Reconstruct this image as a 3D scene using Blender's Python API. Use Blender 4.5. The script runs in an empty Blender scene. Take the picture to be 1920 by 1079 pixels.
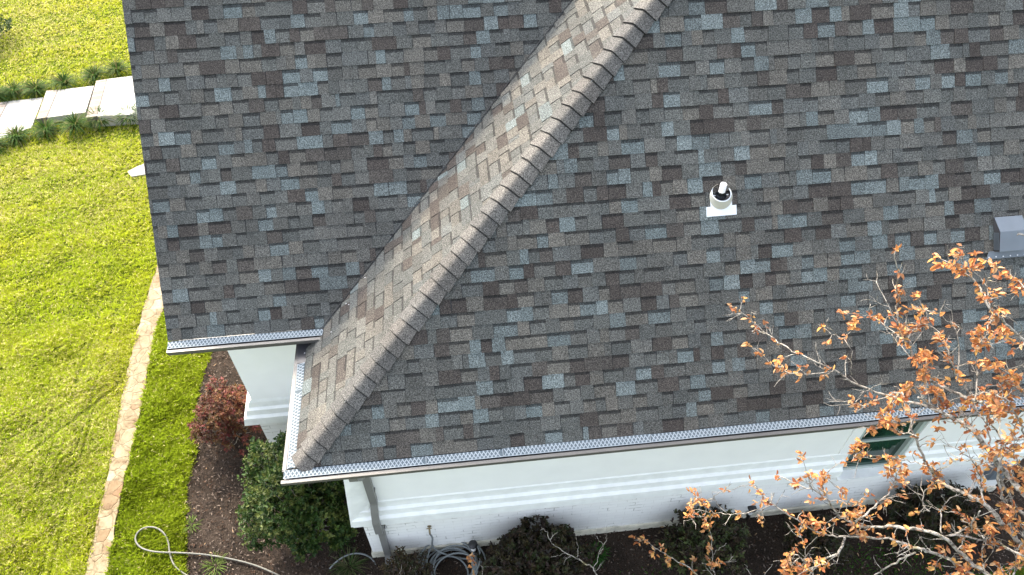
import bpy, math, random
import numpy as np
from mathutils import Vector, Matrix
random.seed(7)
RNG = np.random.default_rng(11)
scene = bpy.context.scene
C = scene.collection

# ------------------------------------------------------------------ camera
F_PX = 1377.59                       # focal length in pixels of a 1920 wide picture
CAM = np.array([1.82332, -3.78534, 6.67158])
RM = np.array([[0.99436436, -0.10572547, -0.00785163],
               [0.08398643, 0.7403766, 0.66692486],
               [0.06469778, 0.66382574, -0.7450836]])   # rows: right, up, forward
cd = bpy.data.cameras.new('camera'); cam = bpy.data.objects.new('camera', cd); C.objects.link(cam)
cd.sensor_width = 36; cd.lens = F_PX / 1920 * 36; cd.clip_end = 500; cd.clip_start = 0.1
M = Matrix((tuple(RM[0]), tuple(RM[1]), tuple(-RM[2]))).transposed().to_4x4()
M.translation = Vector(CAM); cam.matrix_world = M
scene.camera = cam

# ------------------------------------------------------------------ light
SUN_EL, SUN_AZ = math.radians(42), math.radians(-27)      # azimuth from +Y towards +X
sdir = Vector((math.sin(SUN_AZ) * math.cos(SUN_EL), math.cos(SUN_AZ) * math.cos(SUN_EL), math.sin(SUN_EL)))
w = bpy.data.worlds.new('World'); scene.world = w; w.use_nodes = True
nt = w.node_tree; sky = nt.nodes.new('ShaderNodeTexSky'); sky.sky_type = 'NISHITA'
sky.sun_disc = False; sky.sun_elevation = SUN_EL; sky.sun_rotation = SUN_AZ
sky.air_density = 0.8; sky.dust_density = 5.0; sky.ozone_density = 1.0
hs = nt.nodes.new('ShaderNodeHueSaturation'); hs.inputs['Saturation'].default_value = 0.48   # thin high haze
nt.links.new(sky.outputs[0], hs.inputs['Color']); nt.links.new(hs.outputs[0], nt.nodes['Background'].inputs[0]); nt.nodes['Background'].inputs[1].default_value = 0.15
sl = bpy.data.lights.new('sun', 'SUN'); sl.energy = 1.3; sl.angle = math.radians(2.5); sl.color = (1.0, 0.84, 0.64)
so = bpy.data.objects.new('sun', sl); C.objects.link(so); so.rotation_euler = sdir.to_track_quat('Z', 'Y').to_euler()
vs = scene.view_settings; vs.view_transform = 'Standard'; vs.look = 'None'; vs.gamma = 1; vs.exposure = 2.4

# ------------------------------------------------------------------ layout numbers (metres)
H = 3.345                                                  # eave height above the ground
PS, PW, PV = math.radians(48.466), math.radians(39.716), math.radians(48.715)
TS, TW, TV = math.tan(PS), math.tan(PW), math.tan(PV)
Y2, Z2, XR = 1.647, 0.1775, -1.525                          # wing eave and rake
EXPO = 0.143

def ray(px, py):
    d = RM.T @ np.array([(px - 960) / F_PX, -(py - 539.5) / F_PX, 1.0])
    return d / np.linalg.norm(d)
def on_z(px, py, z=-H):
    d = ray(px, py); return Vector(CAM + d * (z - CAM[2]) / d[2])
def on_y(px, py, y):
    d = ray(px, py); return Vector(CAM + d * (y - CAM[1]) / d[1])
def at_d(px, py, dist):
    return Vector(CAM + ray(px, py) * dist)

# ------------------------------------------------------------------ materials
def new_mat(name):
    m = bpy.data.materials.new(name); m.use_nodes = True; n = m.node_tree
    return m, n, n.nodes['Principled BSDF']
def ramp(n, stops, fac, interp='LINEAR'):
    r = n.nodes.new('ShaderNodeValToRGB'); r.color_ramp.interpolation = interp
    e = r.color_ramp.elements
    while len(e) < len(stops): e.new(0.5)
    for k, (p, c) in enumerate(stops):
        e[k].position = p; e[k].color = (*c, 1) if len(c) == 3 else c
    n.links.new(fac, r.inputs[0]); return r
def noise(n, scale, detail=4, rough=0.55, coord=None, vec=None):
    t = n.nodes.new('ShaderNodeTexNoise'); t.inputs['Scale'].default_value = scale
    t.inputs['Detail'].default_value = detail; t.inputs['Roughness'].default_value = rough
    if vec is None:
        g = n.nodes.new('ShaderNodeNewGeometry') if coord is None else coord
        vec = g.outputs['Position']
    n.links.new(vec, t.inputs['Vector']); return t
def bump(n, b, h, strength, dist):
    k = n.nodes.new('ShaderNodeBump'); k.inputs['Strength'].default_value = strength; k.inputs['Distance'].default_value = dist
    n.links.new(h, k.inputs['Height']); n.links.new(k.outputs[0], b.inputs['Normal']); return k
def mul(n, a, b, blend='MULTIPLY', fac=1.0):
    x = n.nodes.new('ShaderNodeMix'); x.data_type = 'RGBA'; x.blend_type = blend; x.inputs[0].default_value = fac
    for s, v in ((6, a), (7, b)):
        if hasattr(v, 'links'): n.links.new(v, x.inputs[s])
        else: x.inputs[s].default_value = (*v, 1)
    return x.outputs[2]
def attr(n, name='tint'):
    a = n.nodes.new('ShaderNodeAttribute'); a.attribute_name = name; return a.outputs['Color']
def plain(name, col, rough=0.6, metal=0.0, var=0.12, scale=6.0, bumps=0.0, bscale=60):
    m, n, b = new_mat(name)
    t = noise(n, scale, 5)
    r = ramp(n, [(0.3, tuple(c * (1 - var) for c in col)), (0.7, tuple(min(1, c * (1 + var)) for c in col))], t.outputs[0])
    n.links.new(r.outputs[0], b.inputs['Base Color']); b.inputs['Roughness'].default_value = rough; b.inputs['Metallic'].default_value = metal
    if bumps: bump(n, b, noise(n, bscale, 3).outputs[0], bumps, 0.01)
    return m

def mat_shingle():
    m, n, b = new_mat('asphalt_shingle')
    g = noise(n, 95, 3, 0.8); gr = ramp(n, [(0.36, (0.28,) * 3), (0.5, (0.92,) * 3), (0.64, (2.0,) * 3)], g.outputs[0])
    v = n.nodes.new('ShaderNodeTexVoronoi'); v.inputs['Scale'].default_value = 170
    geo = n.nodes.new('ShaderNodeNewGeometry'); n.links.new(geo.outputs['Position'], v.inputs['Vector'])
    vr = ramp(n, [(0.1, (1.4,) * 3), (0.6, (0.75,) * 3)], v.outputs['Distance'])
    c = mul(n, attr(n), gr.outputs[0]); c = mul(n, c, vr.outputs[0])
    s = noise(n, 1.3, 6, 0.6); sr = ramp(n, [(0.3, (0.86, 0.86, 0.86)), (0.65, (1.08, 1.08, 1.07))], s.outputs[0])
    c = mul(n, c, sr.outputs[0])
    n.links.new(c, b.inputs['Base Color']); b.inputs['Roughness'].default_value = 0.92
    b.inputs['Specular IOR Level'].default_value = 0.25
    bump(n, b, g.outputs[0], 0.55, 0.006)
    return m

def mat_foliage(name, rough=0.55, trans=0.35, spec=0.3):
    m, n, b = new_mat(name)
    t = noise(n, 35, 2); r = ramp(n, [(0.3, (0.78,) * 3), (0.7, (1.2,) * 3)], t.outputs[0])
    c = mul(n, attr(n), r.outputs[0]); n.links.new(c, b.inputs['Base Color'])
    b.inputs['Roughness'].default_value = rough; b.inputs['Specular IOR Level'].default_value = spec
    tr = n.nodes.new('ShaderNodeBsdfTranslucent'); n.links.new(c, tr.inputs[0])
    mx = n.nodes.new('ShaderNodeMixShader'); mx.inputs[0].default_value = trans
    n.links.new(b.outputs[0], mx.inputs[1]); n.links.new(tr.outputs[0], mx.inputs[2])
    n.links.new(mx.outputs[0], n.nodes['Material Output'].inputs['Surface']); return m

def mat_brick_white():
    m, n, b = new_mat('white_painted_brick')
    tc = n.nodes.new('ShaderNodeNewGeometry'); sep = n.nodes.new('ShaderNodeSeparateXYZ'); n.links.new(tc.outputs['Position'], sep.inputs[0])
    add = n.nodes.new('ShaderNodeMath'); n.links.new(sep.outputs[0], add.inputs[0]); n.links.new(sep.outputs[1], add.inputs[1])
    cb = n.nodes.new('ShaderNodeCombineXYZ'); n.links.new(add.outputs[0], cb.inputs[0]); n.links.new(sep.outputs[2], cb.inputs[1])
    wb = noise(n, 4, 3); mx = n.nodes.new('ShaderNodeMix'); mx.data_type = 'VECTOR'; mx.inputs[0].default_value = 0.012
    n.links.new(cb.outputs[0], mx.inputs[4]); n.links.new(wb.outputs['Color'], mx.inputs[5])
    br = n.nodes.new('ShaderNodeTexBrick'); n.links.new(mx.outputs[1], br.inputs['Vector'])
    br.inputs['Scale'].default_value = 1.0; br.inputs['Brick Width'].default_value = 0.24; br.inputs['Row Height'].default_value = 0.085
    br.inputs['Mortar Size'].default_value = 0.006; br.inputs['Mortar Smooth'].default_value = 0.4
    br.inputs['Color1'].default_value = (0.87, 0.88, 0.85, 1); br.inputs['Color2'].default_value = (0.84, 0.85, 0.82, 1); br.inputs['Mortar'].default_value = (0.79, 0.80, 0.77, 1)
    # thin painted-over joints: here and there a dark crack shows
    ck = noise(n, 3.2, 4, 0.7); ckr = ramp(n, [(0.53, (1, 1, 1)), (0.62, (0.45, 0.45, 0.42))], ck.outputs[0])
    inv = mul(n, br.outputs['Color'], ckr.outputs[0])
    fx = n.nodes.new('ShaderNodeMix'); fx.data_type = 'RGBA'; n.links.new(br.outputs['Fac'], fx.inputs[0]); n.links.new(br.outputs['Color'], fx.inputs[6]); n.links.new(inv, fx.inputs[7])
    # splash dirt near the ground
    mr = n.nodes.new('ShaderNodeMapRange'); mr.inputs[1].default_value = -H; mr.inputs[2].default_value = -H + 0.55
    n.links.new(sep.outputs[2], mr.inputs[0])
    dn = noise(n, 7, 6, 0.7); ad = n.nodes.new('ShaderNodeMath'); ad.operation = 'MULTIPLY_ADD'; ad.inputs[1].default_value = 0.7; n.links.new(dn.outputs[0], ad.inputs[0]); n.links.new(mr.outputs[0], ad.inputs[2])
    dr = ramp(n, [(0.3, (0.62, 0.60, 0.50)), (0.75, (1, 1, 1))], ad.outputs[0])
    c = mul(n, fx.outputs[2], dr.outputs[0]); n.links.new(c, b.inputs['Base Color']); b.inputs['Roughness'].default_value = 0.65
    iv = n.nodes.new('ShaderNodeMath'); iv.operation = 'SUBTRACT'; iv.inputs[0].default_value = 1; n.links.new(br.outputs['Fac'], iv.inputs[1])
    bump(n, b, iv.outputs[0], 0.45, 0.006); return m

def mat_lawn():
    m, n, b = new_mat('lawn_soil_and_grass')
    a = noise(n, 1.2, 5, 0.6); f = noise(n, 40, 4, 0.7)
    c1 = ramp(n, [(0.3, (0.06, 0.09, 0.010)), (0.55, (0.09, 0.115, 0.016)), (0.75, (0.15, 0.14, 0.045))], a.outputs[0])
    c2 = ramp(n, [(0.3, (0.45,) * 3), (0.7, (1.35,) * 3)], f.outputs[0])
    n.links.new(mul(n, c1.outputs[0], c2.outputs[0]), b.inputs['Base Color']); b.inputs['Roughness'].default_value = 0.9
    b.inputs['Specular IOR Level'].default_value = 0.0; bump(n, b, f.outputs[0], 0.8, 0.04); return m
def mat_mulch():
    m, n, b = new_mat('bed_soil')
    a = noise(n, 2.0, 5, 0.6); f = noise(n, 60, 5, 0.75)
    c1 = ramp(n, [(0.3, (0.024, 0.019, 0.015)), (0.7, (0.060, 0.046, 0.036))], a.outputs[0])
    c2 = ramp(n, [(0.35, (0.4,) * 3), (0.65, (1.6,) * 3)], f.outputs[0])
    n.links.new(mul(n, c1.outputs[0], c2.outputs[0]), b.inputs['Base Color']); b.inputs['Roughness'].default_value = 0.95
    b.inputs['Specular IOR Level'].default_value = 0.05; bump(n, b, f.outputs[0], 1.0, 0.03); return m
def mat_flag():
    m, n, b = new_mat('flagstone')
    g = n.nodes.new('ShaderNodeNewGeometry')
    wn = noise(n, 3, 2); mv = n.nodes.new('ShaderNodeMix'); mv.data_type = 'VECTOR'; mv.inputs[0].default_value = 0.12
    n.links.new(g.outputs['Position'], mv.inputs[4]); n.links.new(wn.outputs['Color'], mv.inputs[5])
    v = n.nodes.new('ShaderNodeTexVoronoi'); v.inputs['Scale'].default_value = 6.0; n.links.new(mv.outputs[1], v.inputs['Vector'])
    ve = n.nodes.new('ShaderNodeTexVoronoi'); ve.feature = 'DISTANCE_TO_EDGE'; ve.inputs['Scale'].default_value = 6.0; n.links.new(mv.outputs[1], ve.inputs['Vector'])
    sx = n.nodes.new('ShaderNodeSeparateColor'); n.links.new(v.outputs['Color'], sx.inputs[0])
    c = ramp(n, [(0.0, (0.159, 0.129, 0.074)), (0.3, (0.184, 0.157, 0.100)), (0.55, (0.134, 0.091, 0.045)), (0.62, (0.178, 0.146, 0.091)), (0.85, (0.202, 0.181, 0.124)), (1.0, (0.122, 0.070, 0.031))], sx.outputs[0])
    t = noise(n, 7, 8, 0.75); tr = ramp(n, [(0.36, (0.58, 0.44, 0.30)), (0.47, (0.95, 0.9, 0.8)), (0.62, (1.18, 1.18, 1.18))], t.outputs[0])
    er = ramp(n, [(0.0, (0.86, 0.84, 0.78)), (0.04, (1, 1, 1))], ve.outputs['Distance'])
    c = mul(n, mul(n, c.outputs[0], tr.outputs[0]), er.outputs[0])
    n.links.new(c, b.inputs['Base Color']); b.inputs['Roughness'].default_value = 0.85
    mm = n.nodes.new('ShaderNodeMath'); mm.operation = 'MINIMUM'; mm.inputs[1].default_value = 0.06; n.links.new(ve.outputs['Distance'], mm.inputs[0])
    bump(n, b, mm.outputs[0], 1.0, 0.12); return m
def mat_bark():
    m, n, b = new_mat('pale_bark')
    a = noise(n, 26, 6, 0.75); r = ramp(n, [(0.40, (0.05, 0.045, 0.036)), (0.48, (0.22, 0.20, 0.17)), (0.60, (0.40, 0.375, 0.33))], a.outputs[0])
    l = noise(n, 6, 3); lr = ramp(n, [(0.6, (1, 1, 1)), (0.72, (0.85, 0.8, 0.45))], l.outputs[0])
    n.links.new(mul(n, r.outputs[0], lr.outputs[0]), b.inputs['Base Color']); b.inputs['Roughness'].default_value = 0.85
    bump(n, b, a.outputs[0], 0.7, 0.008); return m
def mat_glass():
    m, n, b = new_mat('dark_window_glass')
    a = noise(n, 2.3, 2); r = ramp(n, [(0.35, (0.006, 0.022, 0.014)), (0.65, (0.018, 0.06, 0.036))], a.outputs[0])  # mottled green imitates reflected lawn and trees in the base colour
    n.links.new(r.outputs[0], b.inputs['Base Color']); b.inputs['Roughness'].default_value = 0.06; b.inputs['Specular IOR Level'].default_value = 0.5
    return m
def mat_guard():
    m, n, b = new_mat('fine_gutter_mesh')
    t = noise(n, 300, 2); r = ramp(n, [(0.4, (0.075, 0.095, 0.11)), (0.6, (0.11, 0.14, 0.16))], t.outputs[0])
    n.links.new(r.outputs[0], b.inputs['Base Color']); b.inputs['Roughness'].default_value = 0.75; b.inputs['Specular IOR Level'].default_value = 0.1; return m

MS = mat_shingle()
M_BRICK = mat_brick_white()
M_STUCCO = plain('white_stucco', (0.86, 0.87, 0.85), 0.7, var=0.03, scale=2.5, bumps=0.06, bscale=90)
M_TRIM = plain('white_trim_paint', (0.84, 0.86, 0.84), 0.5, var=0.07, scale=7)
M_FOUND = plain('stained_concrete', (0.56, 0.54, 0.44), 0.9, var=0.3, scale=9, bumps=0.4, bscale=50)
M_TAUPE = plain('taupe_metal', (0.088, 0.085, 0.080), 0.4, var=0.08, scale=4)
M_SPOUT = plain('grey_downspout_paint', (0.17, 0.17, 0.163), 0.45, var=0.08, scale=4)
M_DECK = plain('dark_roof_edge', (0.035, 0.035, 0.037), 0.8, var=0.2)
M_GUARD = mat_guard()
M_WIRE = plain('white_lattice_metal', (0.27, 0.315, 0.345), 0.7, var=0.06, scale=12)
M_PVC = plain('white_pvc', (0.80, 0.78, 0.74), 0.4, var=0.04)
M_FLASH = plain('white_flashing', (0.74, 0.78, 0.80), 0.45, var=0.04)
M_CONE = plain('cream_collar', (0.46, 0.45, 0.38), 0.5, var=0.1)
M_RUBBER = plain('black_rubber', (0.012, 0.016, 0.022), 0.35, var=0.2)
M_VENT = plain('grey_blue_vent_metal', (0.13, 0.155, 0.18), 0.5, var=0.08, scale=5)
M_VENTD = plain('dark_vent_louvre', (0.05, 0.05, 0.055), 0.4, var=0.2)
M_SCREW = plain('bright_screw', (0.7, 0.7, 0.7), 0.3, 0.5)
M_GLASS = mat_glass()
M_FRAME = plain('grey_window_frame', (0.40, 0.46, 0.43), 0.5, var=0.05)
M_GREEN = plain('dark_green_sash', (0.018, 0.05, 0.035), 0.35, var=0.1)
M_LAWN = mat_lawn(); M_SOIL = mat_mulch(); M_FLAG = mat_flag(); M_BARK = mat_bark()
M_CONC = plain('pale_concrete', (0.31, 0.305, 0.28), 0.85, var=0.08, scale=1.5, bumps=0.15, bscale=40)
M_HOSE = plain('grey_hose', (0.125, 0.125, 0.105), 0.65, var=0.12, scale=8)
M_HOSE2 = plain('grey_blue_hose', (0.17, 0.19, 0.19), 0.6, var=0.12, scale=8)
M_BLACK = plain('black_metal', (0.015, 0.015, 0.016), 0.4, var=0.2)
M_LENS = plain('pale_lamp_lens', (0.55, 0.55, 0.52), 0.3)
M_BRASS = plain('dull_brass', (0.25, 0.2, 0.12), 0.4, 0.6)
F_GRASS = mat_foliage('grass_blade', 0.65, 0.4, 0.06); F_LEAF = mat_foliage('shrub_leaf', 0.5, 0.3, 0.22)
F_DRY = mat_foliage('dry_leaf', 0.6, 0.5, 0.15); F_CHIP = mat_foliage('wood_chip', 0.85, 0.0, 0.08)
def mat_paver():
    m, n, b = new_mat('paver_brick')
    n.links.new(mul(n, attr(n), ramp(n, [(0.3, (0.85,) * 3), (0.7, (1.1,) * 3)], noise(n, 12, 4).outputs[0]).outputs[0]), b.inputs['Base Color'])
    b.inputs['Roughness'].default_value = 0.85; return m
M_PAVER = mat_paver()

# ------------------------------------------------------------------ builders
def empty(name, loc, label=None, cat=None, group=None):
    o = bpy.data.objects.new(name, None); C.objects.link(o); o.location = loc; o.empty_display_size = 0.2
    tag(o, label, cat, group); return o
def tag(o, label=None, cat=None, group=None, kind=None):
    if label: o['label'] = label
    if cat: o['category'] = cat
    if group: o['group'] = group
    if kind: o['kind'] = kind
    return o
class MB:
    """collects faces, builds one mesh object"""
    def __init__(s): s.v = []; s.f = []; s.c = []; s.m = []
    def face(s, pts, col=(1, 1, 1), mi=0):
        k = len(s.v); s.v += [tuple(p) for p in pts]; s.f.append(tuple(range(k, k + len(pts)))); s.c.append(col); s.m.append(mi)
    def mesh(s, vs_, fs_, col=(1, 1, 1), mi=0):
        k = len(s.v); s.v += [tuple(p) for p in vs_]
        for f in fs_: s.f.append(tuple(i + k for i in f)); s.c.append(col); s.m.append(mi)
    def box(s, lo, hi, col=(1, 1, 1), mi=0, xf=None):
        x0, y0, z0 = lo; x1, y1, z1 = hi
        p = [Vector(q) for q in ((x0, y0, z0), (x1, y0, z0), (x1, y1, z0), (x0, y1, z0), (x0, y0, z1), (x1, y0, z1), (x1, y1, z1), (x0, y1, z1))]
        if xf: p = [xf(q) for q in p]
        s.mesh(p, [(0, 3, 2, 1), (4, 5, 6, 7), (0, 1, 5, 4), (1, 2, 6, 5), (2, 3, 7, 6), (3, 0, 4, 7)], col, mi)
    def extrude(s, prof, a, b, axes, col=(1, 1, 1)):
        """profile [(p,q)] swept from a to b; axes(t, p, q) -> point"""
        n = len(prof); A = [axes(a, *q) for q in prof]; B = [axes(b, *q) for q in prof]
        s.mesh(A + B, [(i, (i + 1) % n, n + (i + 1) % n, n + i) for i in range(n)] + [tuple(range(n))[::-1], tuple(range(n, 2 * n))], col)
    def tube(s, pts, r, n=8, col=(1, 1, 1), caps=True, squash=None):
        pts = [Vector(p) for p in pts]; rs = r if hasattr(r, '__len__') else [r] * len(pts)
        k = len(s.v); up = Vector((0, 0, 1)); prev = None
        for i, p in enumerate(pts):
            t = (pts[min(i + 1, len(pts) - 1)] - pts[max(i - 1, 0)]).normalized()
            if prev is None:
                a = t.cross(up if abs(t.z) < 0.9 else Vector((1, 0, 0))).normalized()
            else: a = (prev - t * prev.dot(t)).normalized()
            prev = a; b = t.cross(a)
            for j in range(n):
                an = 2 * math.pi * j / n; s.v.append(tuple(p + a * math.cos(an) * rs[i] + b * math.sin(an) * rs[i]))
        for i in range(len(pts) - 1):
            for j in range(n):
                q = (j + 1) % n; s.f.append((k + i * n + j, k + i * n + q, k + (i + 1) * n + q, k + (i + 1) * n + j)); s.c.append(col); s.m.append(0)
        if caps:
            s.f.append(tuple(k + j for j in range(n))[::-1]); s.f.append(tuple(k + (len(pts) - 1) * n + j for j in range(n))); s.c += [col, col]; s.m += [0, 0]
    def lathe(s, prof, center, axis=Vector((0, 0, 1)), n=24, col=(1, 1, 1)):
        axis = axis.normalized(); a = axis.cross(Vector((1, 0, 0)) if abs(axis.x) < .9 else Vector((0, 1, 0))).normalized(); b = axis.cross(a)
        k = len(s.v); c = Vector(center)
        for r, h in prof:
            for j in range(n):
                an = 2 * math.pi * j / n; s.v.append(tuple(c + axis * h + a * math.cos(an) * r + b * math.sin(an) * r))
        for i in range(len(prof) - 1):
            for j in range(n):
                q = (j + 1) % n; s.f.append((k + i * n + j, k + i * n + q, k + (i + 1) * n + q, k + (i + 1) * n + j)); s.c.append(col); s.m.append(0)
    def build(s, name, mats, parent=None, smooth=False, bevel=0):
        me = bpy.data.meshes.new(name); me.from_pydata(s.v, [], s.f)
        at = me.attributes.new('tint', 'FLOAT_COLOR', 'FACE')
        at.data.foreach_set('color', np.array([(*c, 1) for c in s.c], dtype=np.float32).ravel())
        for m in (mats if isinstance(mats, (list, tuple)) else [mats]): me.materials.append(m)
        me.polygons.foreach_set('material_index', s.m)
        if smooth: me.polygons.foreach_set('use_smooth', [True] * len(s.f))
        me.update(); o = bpy.data.objects.new(name, me); C.objects.link(o)
        if bevel:
            b = o.modifiers.new('bevel', 'BEVEL'); b.width = bevel; b.segments = 2; b.limit_method = 'ANGLE'
        if parent:
            o.parent = parent; o.matrix_parent_inverse = Matrix.Translation(-world_loc(parent))
        return o
def world_loc(o):
    v = Vector(o.location)
    if o.parent: v = Vector((0, 0, 0)) if o.type == 'MESH' else v
    return v

def leaves_mesh(name, P, D, Nn, L, Wd, cols, mat, parent=None, fold=0.25, curl=0.15):
    """many folded leaf blades: P base, D direction, Nn normal, L length, Wd width"""
    n = len(P); D = D / np.linalg.norm(D, axis=1, keepdims=True)
    S = np.cross(D, Nn); S /= np.linalg.norm(S, axis=1, keepdims=True) + 1e-9; N2 = np.cross(S, D)
    L = L[:, None]; Wd = Wd[:, None]
    v = np.empty((n, 6, 3))
    v[:, 0] = P; v[:, 1] = P + D * L * .35 + S * Wd * .5 + N2 * Wd * fold; v[:, 2] = P + D * L * .75 + S * Wd * .38 + N2 * (Wd * fold - L * curl * .5)
    v[:, 3] = P + D * L - N2 * L * curl; v[:, 4] = P + D * L * .75 - S * Wd * .42 + N2 * (Wd * fold - L * curl * .5); v[:, 5] = P + D * L * .35 - S * Wd * .5 + N2 * Wd * fold
    mid = np.array([[0, 1, 2, 3], [0, 3, 4, 5]])
    idx = (np.arange(n)[:, None, None] * 6 + mid[None]).reshape(-1)
    return fast_mesh(name, v.reshape(-1, 3), idx, 4, np.repeat(cols, 2, axis=0), mat, parent)
def fast_mesh(name, verts, idx, k, cols, mat, parent=None):
    me = bpy.data.meshes.new(name); nf = len(idx) // k
    me.vertices.add(len(verts)); me.vertices.foreach_set('co', np.asarray(verts, dtype=np.float32).ravel())
    me.loops.add(len(idx)); me.loops.foreach_set('vertex_index', np.asarray(idx, dtype=np.int32))
    me.polygons.add(nf); me.polygons.foreach_set('loop_start', np.arange(0, nf * k, k, dtype=np.int32)); me.polygons.foreach_set('loop_total', np.full(nf, k, dtype=np.int32))
    at = me.attributes.new('tint', 'FLOAT_COLOR', 'FACE')
    c4 = np.concatenate([cols, np.ones((len(cols), 1))], axis=1); at.data.foreach_set('color', c4.astype(np.float32).ravel())
    me.materials.append(mat); me.update(); me.validate()
    o = bpy.data.objects.new(name, me); C.objects.link(o)
    if parent: o.parent = parent; o.matrix_parent_inverse = Matrix.Translation(-world_loc(parent))
    return o

def clip(poly, planes):
    """poly [(u,v)], planes (a,b,c): keep a*u+b*v<=c"""
    for a, b, c in planes:
        out = []
        for i in range(len(poly)):
            p, q = poly[i], poly[(i + 1) % len(poly)]
            dp, dq = a * p[0] + b * p[1] - c, a * q[0] + b * q[1] - c
            if dp <= 0: out.append(p)
            if (dp < 0 < dq) or (dq < 0 < dp):
                t = dp / (dp - dq); out.append((p[0] + (q[0] - p[0]) * t, p[1] + (q[1] - p[1]) * t))
        poly = out
        if len(poly) < 3: return []
    return poly

GREY = [(0.108, 0.112, 0.104), (0.115, 0.118, 0.110), (0.099, 0.104, 0.098), (0.124, 0.124, 0.114), (0.110, 0.116, 0.111), (0.102, 0.103, 0.095)]
BROWN = [(0.069, 0.060, 0.054), (0.076, 0.067, 0.060), (0.086, 0.078, 0.070)]
BLUE = [(0.146, 0.174, 0.174), (0.164, 0.192, 0.191), (0.134, 0.156, 0.155)]
TAN = [(0.138, 0.131, 0.115), (0.129, 0.124, 0.110)]
BLUE_P = [0.16]
def tone(rnd, dark_bias=0.0):
    r = rnd.random()
    c = rnd.choice(BROWN) if r < 0.17 + dark_bias else rnd.choice(BLUE) if r < 0.17 + BLUE_P[0] else rnd.choice(TAN) if r < 0.48 else rnd.choice(GREY)
    k = rnd.uniform(0.88, 1.12) * 0.86; return tuple(x * k for x in c)

def shingle_slope(name, O, U, V, ur, ncourse, planes, seed, parent, label=None):
    """laminated shingle courses on a slope: O origin on the eave, U along the eave, V up the slope"""
    rnd = random.Random(seed); O = Vector(O); U = Vector(U).normalized(); V = Vector(V).normalized(); N = U.cross(V).normalized()
    if N.z < 0: N = -N
    mb = MB(); P = lambda u, v, n: O + U * u + V * v + N * n
    def slab(poly, hv, col):
        poly = clip(poly, planes)
        if not poly: return
        top = [P(u, v, hv(v)) for u, v in poly]; bot = [P(u, v, -0.002) for u, v in poly]; n = len(poly)
        mb.mesh(top + bot, [tuple(range(n))] + [(i, n + i, n + (i + 1) % n, (i + 1) % n) for i in range(n)], col)
    for i in range(ncourse):
        v0 = i * EXPO - 0.012; v1 = (i + 1) * EXPO + 0.012
        u = ur[0] - rnd.uniform(0, 0.5); raised = rnd.random() < 0.5; wob = rnd.uniform(-0.003, 0.003); left = rnd.uniform(0.4, 1.0)
        while u < ur[1]:
            # raised tooth (sometimes built of two chips of different tone) then a recessed gap
            wdt = rnd.choice([rnd.uniform(0.10, 0.17), rnd.uniform(0.14, 0.24)]); 
            if raised and rnd.random() < 0.18: wdt *= 1.35
            a, b = u, u + wdt; j0, j1 = rnd.uniform(-0.004, 0.008), rnd.uniform(-0.008, 0.004)
            vj = v0 + wob + rnd.uniform(-0.0025, 0.0025)
            if rnd.random() < 0.012: vj += rnd.uniform(0.004, 0.012)
            col = tone(rnd)
            if raised:
                tb = 0.0125 + rnd.uniform(-0.001, 0.002); h = lambda v, tb=tb, vj=vj: tb - (tb - 0.003) * min(1, max(0, (v - vj) / (v1 - vj)))
                if wdt > 0.17 and rnd.random() < 0.4:
                    m = rnd.uniform(a + 0.05, b - 0.05); col2 = tone(rnd)
                    slab([(a, vj), (m - 0.001, vj), (m - 0.001, v1), (a - j1, v1)], h, col); slab([(m + 0.001, vj), (b, vj), (b + j1, v1), (m + 0.001, v1)], h, col2)
                else: slab([(a, vj), (b, vj), (b + j1, v1), (a - j1, v1)], h, col)
            else:
                tb = 0.0065; h = lambda v, tb=tb, vj=vj: tb - (tb - 0.001) * min(1, max(0, (v - vj) / (v1 - vj)))
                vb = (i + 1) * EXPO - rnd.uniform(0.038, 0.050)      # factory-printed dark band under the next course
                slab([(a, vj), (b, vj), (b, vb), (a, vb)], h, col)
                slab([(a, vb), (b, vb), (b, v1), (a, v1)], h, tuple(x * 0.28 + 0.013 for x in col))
            u = b + (0.0015 if rnd.random() < 0.8 else 0.004); left -= wdt
            if left < 0:                                    # joint between two shingles
                u += 0.003; left = 1.0
                if rnd.random() < 0.5: continue
            raised = not raised if rnd.random() < 0.86 else raised
    # roof deck under the courses
    vt = ncourse * EXPO
    dk = clip([(ur[0], -0.01), (ur[1], -0.01), (ur[1], vt), (ur[0], vt)], planes)
    t = [P(u, v, -0.001) for u, v in dk]; bt = [P(u, v, -0.045) for u, v in dk]; n = len(dk)
    mb.mesh(t + bt, [tuple(range(n)), tuple(range(n, 2 * n))[::-1]] + [(i, n + i, n + (i + 1) % n, (i + 1) % n) for i in range(n)], (0.03, 0.03, 0.032), 1)
    o = mb.build(name, [MS, M_DECK], parent)
    if label: o['label'] = label
    return o

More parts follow.
